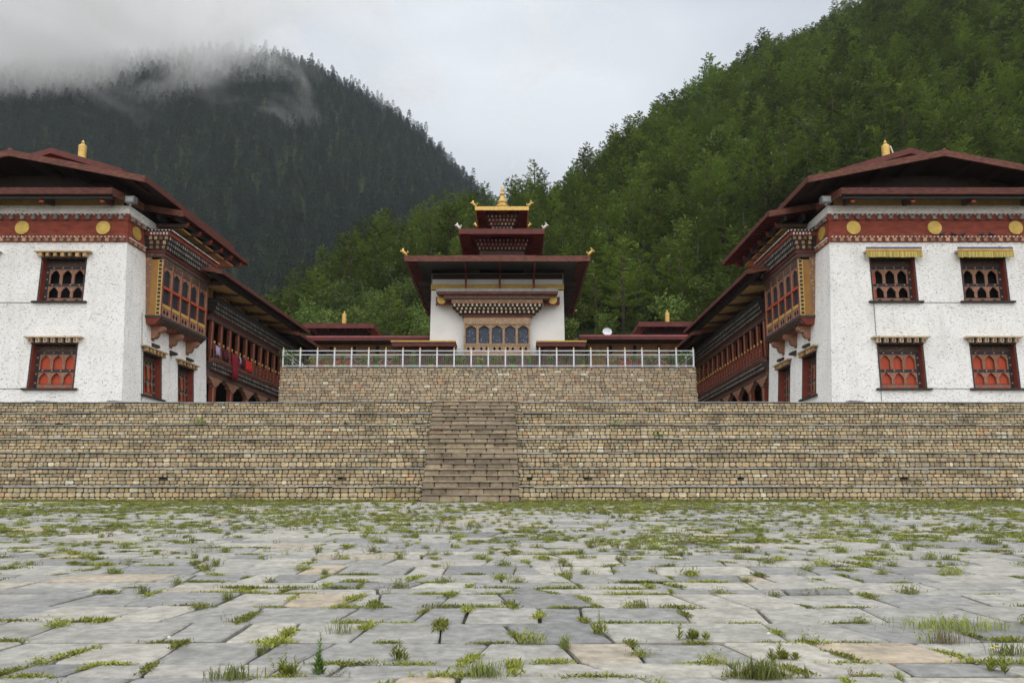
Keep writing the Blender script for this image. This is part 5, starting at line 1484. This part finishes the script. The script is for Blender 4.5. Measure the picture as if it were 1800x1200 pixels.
# ------------------------------------------------------------------ potted plants behind the railing
rq = random.Random(31)
def potmat(name, c): return mk(name, c, tuple(x * .8 for x in c), rough=.45, bump=.05)
POT = {'green': potmat('green_plastic', (.10, .42, .08)), 'yellow': potmat('yellow_plastic', (.62, .46, .05)), 'teal': potmat('teal_plastic', (.03, .30, .25)), 'terracotta': potmat('terracotta', (.34, .12, .05)), 'pink': potmat('pink_plastic', (.48, .16, .16)), 'blue': potmat('blue_plastic', (.04, .08, .35)), 'black': potmat('black_plastic', (.025, .03, .035))}
M['petal_y'] = mk('yellow_petals', (.75, .58, .08), (.7, .5, .05), bump=0); M['petal_r'] = mk('red_petals', (.55, .06, .05), (.45, .04, .05), bump=0)
M['potleaf'] = mk_leaf('pot_plant_leaves', (.09, .16, .04), (.22, .34, .09), None, objr=.3)
def pot_plant(x, y, colour, style, label):
    z = 9.56
    p = empty('potted_plant', (x, y, z), label, 'potted plant', 'potted plants behind the white railing')
    mb = MB(); mb.lathe((x, y, z), [(.13, 0), (.17, .20), (.19, .20), (.19, .25), (.15, .25), (.14, .21)], 12); mb.build('pot', POT[colour], p)
    mb = MB(); c = Vector((x, y, z + .22))
    n = {'grassy': 90, 'bushy': 170, 'tall': 110, 'flowers': 110, 'big': 420}[style]
    for i in range(n):
        mb.rnd = rq.random()
        a = rq.uniform(0, 6.283)
        if style == 'grassy':
            L = rq.uniform(.5, .85); o = Vector((math.cos(a), math.sin(a), 0)); k = rq.uniform(.25, .75)
            tip = c + o * L * k + Vector((0, 0, L * (1.1 - k * .6))); mid = c + o * L * k * .45 + Vector((0, 0, L * .7)); s_ = Vector((-o.y, o.x, 0)) * .018
            mb.add([c - s_ * .5, c + s_ * .5, mid + s_, mid - s_], [(0, 1, 2, 3)]); mb.add([mid - s_, mid + s_, tip], [(0, 1, 2)])
        else:
            hh = {'bushy': .6, 'tall': .9, 'flowers': .5, 'big': .85}[style]; rr_ = {'bushy': .40, 'tall': .2, 'flowers': .36, 'big': .72}[style]
            q = c + Vector((math.cos(a), math.sin(a), 0)) * rr_ * math.sqrt(rq.random()) + Vector((0, 0, hh * rq.random()))
            leaf_quad(mb, q, Vector((rq.uniform(-1, 1), rq.uniform(-1, 1), rq.uniform(-.2, 1))), Vector((rq.uniform(-.6, .6), rq.uniform(-.6, .6), 1)), rq.uniform(.10, .2), rq.uniform(.05, .09))
    mb.build('foliage', M['potleaf'], p)
    if style == 'flowers':
        for i in range(5):
            mb = MB(); q = c + Vector((rq.uniform(-.2, .2), rq.uniform(-.22, .1), rq.uniform(.22, .45)))
            mb.lathe(q, [(.01, -.03), (.05, 0), (.045, .03), (.01, .05)], 7); mb.build('flower', M['petal_y'] if colour != 'yellow' else M['petal_r'], p)
ord_ = ['first', 'second', 'third', 'fourth', 'fifth', 'sixth', 'seventh', 'eighth', 'ninth', 'tenth', 'eleventh', 'twelfth', 'thirteenth', 'fourteenth', 'fifteenth', 'sixteenth', 'seventeenth', 'eighteenth', 'nineteenth', 'twentieth', 'twenty-first', 'twenty-second', 'twenty-third', 'twenty-fourth']
plan = [('black', 'big'), ('terracotta', 'flowers'), ('yellow', 'bushy'), ('green', 'tall'), ('terracotta', 'bushy'), ('green', 'grassy'), ('terracotta', 'grassy'), ('teal', 'tall'), ('yellow', 'grassy'),
        ('terracotta', 'grassy'), ('terracotta', 'bushy'), ('teal', 'flowers'), ('terracotta', 'bushy'), ('green', 'grassy'), ('blue', 'grassy'), ('terracotta', 'grassy'), ('terracotta', 'grassy'), ('yellow', 'bushy'), ('pink', 'tall'), ('teal', 'flowers'), ('blue', 'grassy'), ('black', 'bushy'), ('terracotta', 'grassy'), ('terracotta', 'big')]
desc = {'grassy': 'spiky grass-like plant', 'bushy': 'bushy green plant', 'tall': 'tall leafy plant', 'flowers': 'small flowers', 'big': 'large spreading green shrub'}
for i, (cl, st) in enumerate(plan):
    a, b = px[i], px[i + 1]
    pot_plant((a + b) / 2 + rq.uniform(-.15, .15), 50.72 + rq.uniform(0, .15), cl, st, f"{cl} pot with {desc[st]} behind the {ord_[i]} railing bay from the left")

# ------------------------------------------------------------------ cloths drying over the gallery rail of the left wing
def cloth(colour, c1, d0, d1, drop, label, seed):
    r = random.Random(seed); m = mk('cloth_' + colour, c1, tuple(x * .7 for x in c1), ns=4, rough=.9, bump=.2)
    mb = MB(); n = 14; prof = [(.10, -.25 * drop), (.19, -.05), (.225, .03), (.31, .05), (.35, -.02), (.36, -.35 * drop), (.40, -.7 * drop), (.37, -drop)]
    th = [r.uniform(0, 6.28) for _ in range(3)]
    vs = []
    for i in range(n + 1):
        u = d0 + (d1 - d0) * i / n
        for j, (w, z) in enumerate(prof):
            wv = .035 * math.sin(i * 1.3 + th[0]) + .02 * math.sin(i * 2.9 + th[1])
            k = 1 if j > 4 else .3
            vs.append(VL(u + .04 * math.sin(j + th[2]), w + wv * k, 11.34 + z + (.05 * math.sin(i * .9 + th[1]) if j == 7 else 0)))
    m_ = len(prof); fs = []
    for i in range(n):
        for j in range(m_ - 1): fs.append((i * m_ + j, (i + 1) * m_ + j, (i + 1) * m_ + j + 1, i * m_ + j + 1))
    mb.add(vs, fs)
    o = mb.build('hanging_cloth', m, label=label, cat='cloth', group='cloths hung over the gallery rail', smooth=True)
    sm = o.modifiers.new('thickness', 'SOLIDIFY'); sm.thickness = .015
cloth('lilac', (.42, .36, .52), 10.0, 10.65, .6, 'pale lilac cloth hung over the gallery rail nearest the left white block', 1)
cloth('maroon', (.09, .015, .03), 11.2, 11.95, .7, 'short dark maroon robe hung over the gallery rail beside the lilac cloth', 2)
cloth('crimson', (.26, .015, .03), 12.55, 13.55, 1.75, 'long crimson robe hanging far down over the gallery rail and blocks', 3)
cloth('white', (.45, .45, .55), 13.75, 14.0, .45, 'narrow whitish cloth hung over the gallery rail beside the long crimson robe', 4)
cloth('wine', (.07, .015, .03), 14.15, 14.7, .65, 'narrow dark wine cloth between the whitish and the bright red cloths', 5)
cloth('scarlet', (.60, .03, .02), 14.9, 16.0, .75, 'bright scarlet cloth hung over the gallery rail, farthest from the white block', 6)

# ------------------------------------------------------------------ valances over the upper windows of the right block
for a, lab in ((2.5, 'yellow fringed window valance with blue top band nearest the timber bay'), (-2.5, 'yellow fringed window valance with blue top band at the right edge')):
    f = lambda u, w, z: frontR(a + u, w, z)
    v = empty('window_valance', f(0, .34, 14.0), lab, 'valance', 'fringed valances over the upper windows')
    mats = {'blue': mk('blue_cloth', (.10, .12, .30), rough=.9), 'yel': mk('yellow_cloth', (.60, .42, .12), rough=.9), 'red': mk('orange_cloth', (.50, .14, .04), rough=.9), 'fr': mk('pale_yellow_fringe', (.52, .44, .14), (.40, .32, .09), ns=8, stretch=(5, 5, .5), rough=.9, rnd=.35)}
    for nm, mt, z0, z1, w in (('blue_band', 'blue', 14.60, 14.70, .345), ('yellow_band', 'yel', 14.49, 14.598, .35), ('red_stripe', 'red', 14.44, 14.488, .35)):
        mb = MB(); mb.box(f, -1.52, 1.52, .315, w, z0, z1); mb.build(nm, mats[mt], v)
    mb = MB(); x = -1.53
    while x < 1.52:
        mb.rnd = rq.random(); w = rq.uniform(.035, .05)
        mb.box(f, x, x + w * .92, .325 + rq.uniform(0, .02), .35 + rq.uniform(0, .03), 14.10 + rq.uniform(-.02, .03), 14.438); x += w
    mb.build('fringe', mats['fr'], v, kind='stuff')

# ------------------------------------------------------------------ pigeons on the lower cornice of the right block
M['pigeon'] = mk('pigeon_grey', (.05, .055, .065), (.03, .032, .04), rough=.7)
for i, (a, fac, lab) in enumerate([(-.35, 1, 'dark pigeon on the red cornice just right of the middle gilt disc'), (-1.0, -1, 'dark pigeon on the red cornice, second to the right of the middle gilt disc'), (-1.5, 1, 'dark pigeon on the red cornice, third to the right of the middle gilt disc'), (-2.55, 1, 'dark pigeon on the red cornice over the right-hand valance'), (-3.1, -1, 'dark pigeon on the red cornice between the right-hand valance and the last disc')]):
    c = Vector(frontR(a, .12, 15.425))
    mb = MB()
    mb.tube([c + Vector((-.17 * fac, 0, .05)), c + Vector((-.09 * fac, 0, .075)), c + Vector((0, 0, .10)), c + Vector((.075 * fac, 0, .13)), c + Vector((.105 * fac, 0, .185)), c + Vector((.135 * fac, 0, .21)), c + Vector((.175 * fac, 0, .20))], [.018, .045, .075, .06, .035, .034, .008], 8)
    mb.tube([c + Vector((.02 * fac, -.02, .05)), c + Vector((.02 * fac, -.02, 0))], .008, 4); mb.tube([c + Vector((.02 * fac, .02, .05)), c + Vector((.02 * fac, .02, 0))], .008, 4)
    mb.build('pigeon', M['pigeon'], label=lab, cat='pigeon', group='pigeons on the cornice', smooth=True)

# ------------------------------------------------------------------ satellite dish, slates, wall plants
sd_ = empty('satellite_dish', (8.75, 71.6, 16.3), 'round white satellite dish on the roof of the right red-roofed hall', 'satellite dish')
mb = MB(); mb.lathe((0, 0, 0), [(.03, .0), (.20, .03), (.36, .10), (.42, .16), (.43, .165), (.36, .12), (.2, .05), (.02, .02)], 18)
me_ = mb.build('dish', M['whitepaint'], sd_, loc=(0, 0, 0)); me_.location = (0, 0, .55); me_.rotation_euler = (R(65), 0, 0)
mb = MB(); mb.tube([(8.75, 71.65, 16.25), (8.75, 71.65, 16.8)], .03, 6); mb.build('mast', M['grey'], sd_)
for (x, w, lab) in ((-24.6, .8, 'flat dark slate lying on the terrace edge at the far left under the white block'), (-20.9, .75, 'flat grey slate lying on the terrace edge under the corner of the left block'), (17.9, .75, 'flat black slate lying on the terrace edge under the corner of the right block')):
    mb = MB(); mb.hexa([(x - w / 2, 41.1, 5.935), (x + w / 2, 41.05, 5.935), (x + w / 2, 41.6, 5.935), (x - w / 2, 41.6, 5.935)], [(x - w / 2 + .15, 41.15, 6.06), (x + w / 2 + .08, 41.1, 6.02), (x + w / 2 + .05, 41.6, 6.06), (x - w / 2 + .1, 41.6, 6.1)]); mb.build('slate', M['greydark'], label=lab, cat='slate')
def wall_plant(x, y, z, s, lab):
    mb = MB()
    for i in range(60):
        mb.rnd = rq.random(); q = Vector((x, y, z)) + Vector((rq.gauss(0, .16), rq.uniform(-.12, .02), abs(rq.gauss(0, .09)))) * s
        leaf_quad(mb, q, Vector((rq.uniform(-1, 1), rq.uniform(-1, .2), rq.uniform(-.1, 1))), Vector((rq.uniform(-.5, .5), -.5, 1)), .13 * s, .06 * s)
    mb.build('wall_plant', M['potleaf'], label=lab, cat='plant')
wall_plant(-14.6, 37.1, 4.36, 1, 'small green plant growing from the upper terrace joint left of the stair')
wall_plant(6.5, 35.3, 3.54, 1.1, 'small green plant growing on a slate edge right of the stair')
wall_plant(4.9, 37.1, 4.36, .8, 'tiny green plant on an upper slate edge close right of the stair')

# ------------------------------------------------------------------ weeds in the joints of the plaza
rw = random.Random(41)
def blade(mb, c, o, L, k, w, rr_=None):
    s_ = Vector((-o.y, o.x, 0)) * w
    mid = c + o * L * k * .4 + Vector((0, 0, L * .62)); tip = c + o * L * k + Vector((0, 0, L * (1 - .35 * k)))
    mb.add([c - s_ * .6, c + s_ * .6, mid + s_, mid - s_], [(0, 1, 2, 3)]); mb.add([mid - s_, mid + s_, tip], [(0, 1, 2)])
def clump(seed, kind):
    r = random.Random(seed); mb = MB()
    if kind == 'mat':        # low creeping weed, elongated along x
        Lx = r.uniform(.13, .24)
        for i in range(230):
            mb.rnd = r.random(); x = r.gauss(0, Lx * .55); x = max(-Lx * 1.3, min(Lx * 1.3, x))
            y = r.gauss(0, .028); h = .045 * (1 - (x / (Lx * 1.5)) ** 2) * r.uniform(.3, 1.1)
            c = Vector((x, y, h * .3)); a = r.uniform(0, 6.28)
            d = Vector((math.cos(a), math.sin(a), r.uniform(.1, 1.3)))
            leaf_quad(mb, c, d, Vector((r.uniform(-.5, .5), r.uniform(-.5, .5), 1)), r.uniform(.02, .05), r.uniform(.008, .016))
    elif kind == 'sprig':
        for k in range(9):
            a = r.uniform(0, 6.28); o = Vector((math.cos(a), math.sin(a), 0)); L = r.uniform(.05, .13); b = Vector((r.gauss(0, .05), r.gauss(0, .02), 0))
            for j in range(11):
                s = j / 11; mb.rnd = r.random()
                p = b + o * L * .5 * s + Vector((0, 0, L * s)); aa = r.uniform(0, 6.28)
                leaf_quad(mb, p, Vector((math.cos(aa), math.sin(aa), .7)), Vector((0, 0, 1)), r.uniform(.015, .032), .009)
    elif kind == 'tuft':
        for i in range(85):
            mb.rnd = r.random(); a = r.uniform(0, 6.28)
            blade(mb, Vector((r.gauss(0, .035), r.gauss(0, .02), 0)), Vector((math.cos(a), math.sin(a), 0)), r.uniform(.035, .11), r.uniform(.2, .9), .0026)
    elif kind == 'bush':
        for i in range(240):
            mb.rnd = r.random(); a = r.uniform(0, 6.28); q = Vector((r.gauss(0, .055), r.gauss(0, .045), abs(r.gauss(0, .035))))
            leaf_quad(mb, q, Vector((math.cos(a), math.sin(a), r.uniform(.3, 1.5))), Vector((r.uniform(-.5, .5), r.uniform(-.5, .5), 1)), r.uniform(.025, .05), .008)
    return mb
W_MAT = [clump(700 + i, 'mat').mesh('weed', M['weed'], (0, 0, 0)) for i in range(6)]
W_SPR = [clump(720 + i, 'sprig').mesh('weed', M['weed'] if i < 2 else M['weedred'], (0, 0, 0)) for i in range(4)]
W_TUF = [clump(740 + i, 'tuft').mesh('grass', M['grassy'], (0, 0, 0)) for i in range(3)]
W_BSH = [clump(760 + i, 'bush').mesh('weed', M['weed'], (0, 0, 0)) for i in range(3)]
kinds = {}
placed = []
for (x, y, a, L) in joints:
    if y < 3 or not in_view(x, y, .75): continue
    dens = .95 if y < 9 else (.9 if y < 14 else 1.0)
    clus = noise.noise(Vector((x * .35, y * .35, 4)))
    for q in range(max(1, int(L / .32))):
        if rw.random() > dens * (.50 + .9 * clus + (.25 if y > 12 else 0)): continue
        s = (rw.random() - .5) * L * .9
        placed.append((x + math.cos(a) * s, y + math.sin(a) * s, a))
placed.sort(key=lambda p: p[1])
src = {}
spots = []
for i, (x, y, a) in enumerate(placed):
    u = rw.random()
    k = 'mat' if u < .76 else ('sprig' if u < .84 else ('bush' if u < .94 else 'tuft'))
    me = rw.choice({'mat': W_MAT, 'sprig': W_SPR, 'tuft': W_TUF, 'bush': W_BSH}[k])
    s = rw.uniform(.7, 1.35)
    if i < 295:
        nm, lab, cat = {'mat': ('weed_mat', 'low yellow-green creeping weed filling a joint between the grey paving slabs', 'weed'), 'sprig': ('weed_sprig', 'small upright leafy weed sprigs in a joint of the grey paving', 'weed'), 'tuft': ('grass_tuft', 'small tuft of thin green grass in a joint of the grey paving', 'grass tuft'), 'bush': ('weed_cushion', 'rounded cushion of fine green weed in a joint of the grey paving', 'weed')}[k]
        o = bpy.data.objects.new(nm, me); col.objects.link(o)
        o.location = (x, y, GZ(y) - .012); o.rotation_euler = (.0738, 0, a + rw.uniform(-.1, .1) + (math.pi if rw.random() < .5 else 0)); o.scale = (s, s, s * rw.uniform(.8, 1.3))
        tag(o, lab, cat, {'mat': 'creeping weeds in the paving joints', 'sprig': 'weed sprigs in the paving joints', 'tuft': 'grass tufts in the paving joints', 'bush': 'weed cushions in the paving joints'}[k])
        src.setdefault(me.name, o)
    else: spots.append((x, y, GZ(y) - .012, s * rw.choice([.8, 1, 1.3])))
allw = [o for o in src.values()]
scatter('far_joint_weeds', spots, allw, tilt=.02)
# grass creeping over the far half of the plaza
gs = []
for _ in range(26000):
    y = 30 - 19 * (rw.random() ** 1.5); x = rw.uniform(-.72, .72) * y
    d = noise.noise(Vector((x * .14, y * .28, 12))) + .45 * noise.noise(Vector((x * .7, y * 1.1, 2))) + (y - 21) * .035
    if y > 29.5: continue
    if d > .16: gs.append((x, y, GZ(y) - .01, rw.uniform(.4, .95)))
for _ in range(900):
    gs.append((rw.uniform(-22, 22), 29.9 - abs(rw.gauss(0, .12)), GZ(29.8), rw.uniform(.8, 1.7)))
lg = []
for (y, z0, z1) in EDGE[:6]:
    for _ in range(170):
        x = rw.uniform(-.72, .72) * y
        if noise.noise(Vector((x * .12, y, 31))) + .2 * (x > 12) > .05: lg.append((x, y + rw.uniform(-.06, .25), z1 + rw.uniform(-.03, .0), rw.uniform(.35, .8)))
scatter('ledge_weeds', lg, [o for n_, o in src.items() if o.data in W_MAT][:3] + [o for o in src.values() if o.data in W_BSH][:2], tilt=.1)
tuf = [o for n_, o in src.items() if o.data in W_TUF] + [o for n_, o in src.items() if o.data in W_MAT][:3] + [o for o in src.values() if o.data in W_SPR][:1]
scatter('plaza_grass', gs, tuf, tilt=.05)

# larger plants that stand out
def stem_weed(x, y, H, nst, lab, seed, mat='potleaf', flower=False, spread=.05, dens=34):
    r = random.Random(seed); z = GZ(y) - .01
    t = empty('weed_plant', (x, y, z), lab, 'weed')
    for k in range(nst):
        b = Vector((x + r.gauss(0, spread), y + r.gauss(0, spread * .6), z)); h = H * (1 if k == 0 else r.uniform(.4, .8)); lean = Vector((r.uniform(-.12, .12), r.uniform(-.1, .1), 1))
        mb = MB(); mb.tube([b, b + lean * h * .5, b + lean * h], [.004, .003, .0015], 5); mb.build('stem', M['potleaf'], t)
        mb = MB()
        for j in range(dens):
            s = (j + 1) / dens; mb.rnd = r.random(); a = r.uniform(0, 6.28); L = .055 * (1.15 - s) + .012
            leaf_quad(mb, b + lean * h * s, Vector((math.cos(a), math.sin(a), .9)), Vector((0, 0, 1)), L * 1.2, L * .28)
        mb.build('foliage', M[mat], t)
    if flower:
        for k, (dx, dz) in enumerate(((0, 0), (.035, .012))):
            mb = MB(); c = Vector((x + dx, y, z + H + dz + .01))
            for j in range(12):
                a = 6.283 * j / 12; leaf_quad(mb, c, Vector((math.cos(a), math.sin(a), .25)), Vector((0, 0, 1)), .024, .010)
            mb.lathe(c - Vector((0, 0, .004)), [(.002, 0), (.009, .004), (.006, .012)], 8); mb.build('flower', M['petal_y'], t)
        for k in range(60): pass
def grass_plant(x, y, H, n, lab, seed, w=.0035, spread=.06, name='grass_tuft', mat='grassy'):
    r = random.Random(seed); z = GZ(y) - .01; mb = MB()
    for i in range(n):
        mb.rnd = r.random(); a = r.uniform(0, 6.28)
        blade(mb, Vector((x + r.gauss(0, spread), y + r.gauss(0, spread * .5), z)), Vector((math.cos(a), math.sin(a), 0)), H * r.uniform(.35, 1), r.uniform(.1, .8), w)
    mb.build(name, M[mat], label=lab, cat='grass tuft')
stem_weed(-1.50, 6.05, .32, 2, 'tall narrow leafy weed standing at the bottom edge left of centre', 1, dens=70)
stem_weed(-1.67, 6.10, .15, 7, 'short bushy light green weed just left of the tall narrow one', 2, mat='weed', spread=.035, dens=26)
stem_weed(-.90, 6.55, .17, 5, 'leafy green weed at a slab corner near the bottom centre', 3, mat='weed', spread=.03, dens=24)
stem_weed(.80, 7.45, .22, 4, 'upright weed sprig rising from a joint right of centre', 4, mat='weed', spread=.05, dens=28)
stem_weed(1.55, 7.25, .16, 6, 'pale bushy weed in a joint right of the upright sprig', 5, mat='weed', spread=.07)
stem_weed(3.62, 6.2, .17, 4, 'weed with two small yellow flowers near the bottom right corner', 6, mat='weed', flower=True, spread=.07)
stem_weed(2.15, 6.55, .15, 6, 'spreading leafy weed in a joint near the bottom right', 7, mat='weed', spread=.06)
grass_plant(-1.58, 7.5, .22, 40, 'wide tuft of long thin grass blades in front of the beige slab', 11)
grass_plant(1.82, 6.05, .19, 330, 'dense round tuft of pale grass at the bottom edge right of centre', 12, spread=.09)
grass_plant(-.22, 6.05, .19, 170, 'soft tuft of fine grass at the bottom edge just left of centre', 13, spread=.08)
grass_plant(-2.02, 6.0, .15, 150, 'grass tuft with long blades at the bottom edge far left of centre', 14, spread=.09)
grass_plant(4.15, 7.7, .16, 420, 'broad patch of dark green grass on the slabs at the right', 15, spread=.22, w=.004)
grass_plant(3.75, 7.1, .20, 190, 'dry brownish wispy tuft below the broad grass patch', 16, spread=.09, mat='weedred', w=.0015)
grass_plant(4.05, 6.7, .16, 120, 'light green grass tuft between the dry tuft and the yellow flowers', 17, spread=.07)
# white pebbles
for (x, y, lab) in ((.48, 7.0, 'small white pebble on the large blue-grey slab right of centre'), (2.33, 7.45, 'small white pebble on a dark slab right of centre'), (2.2, 6.75, 'small white pebble on the wide dark slab near the bottom right'), (-3.05, 7.3, 'small white chip on a slab at the left')):
    mb = MB(); mb.lathe((x, y, GZ(y)), [(.008, 0), (.018, .008), (.015, .018), (.003, .022)], 7); mb.build('pebble', M['bead'], label=lab, cat='pebble')
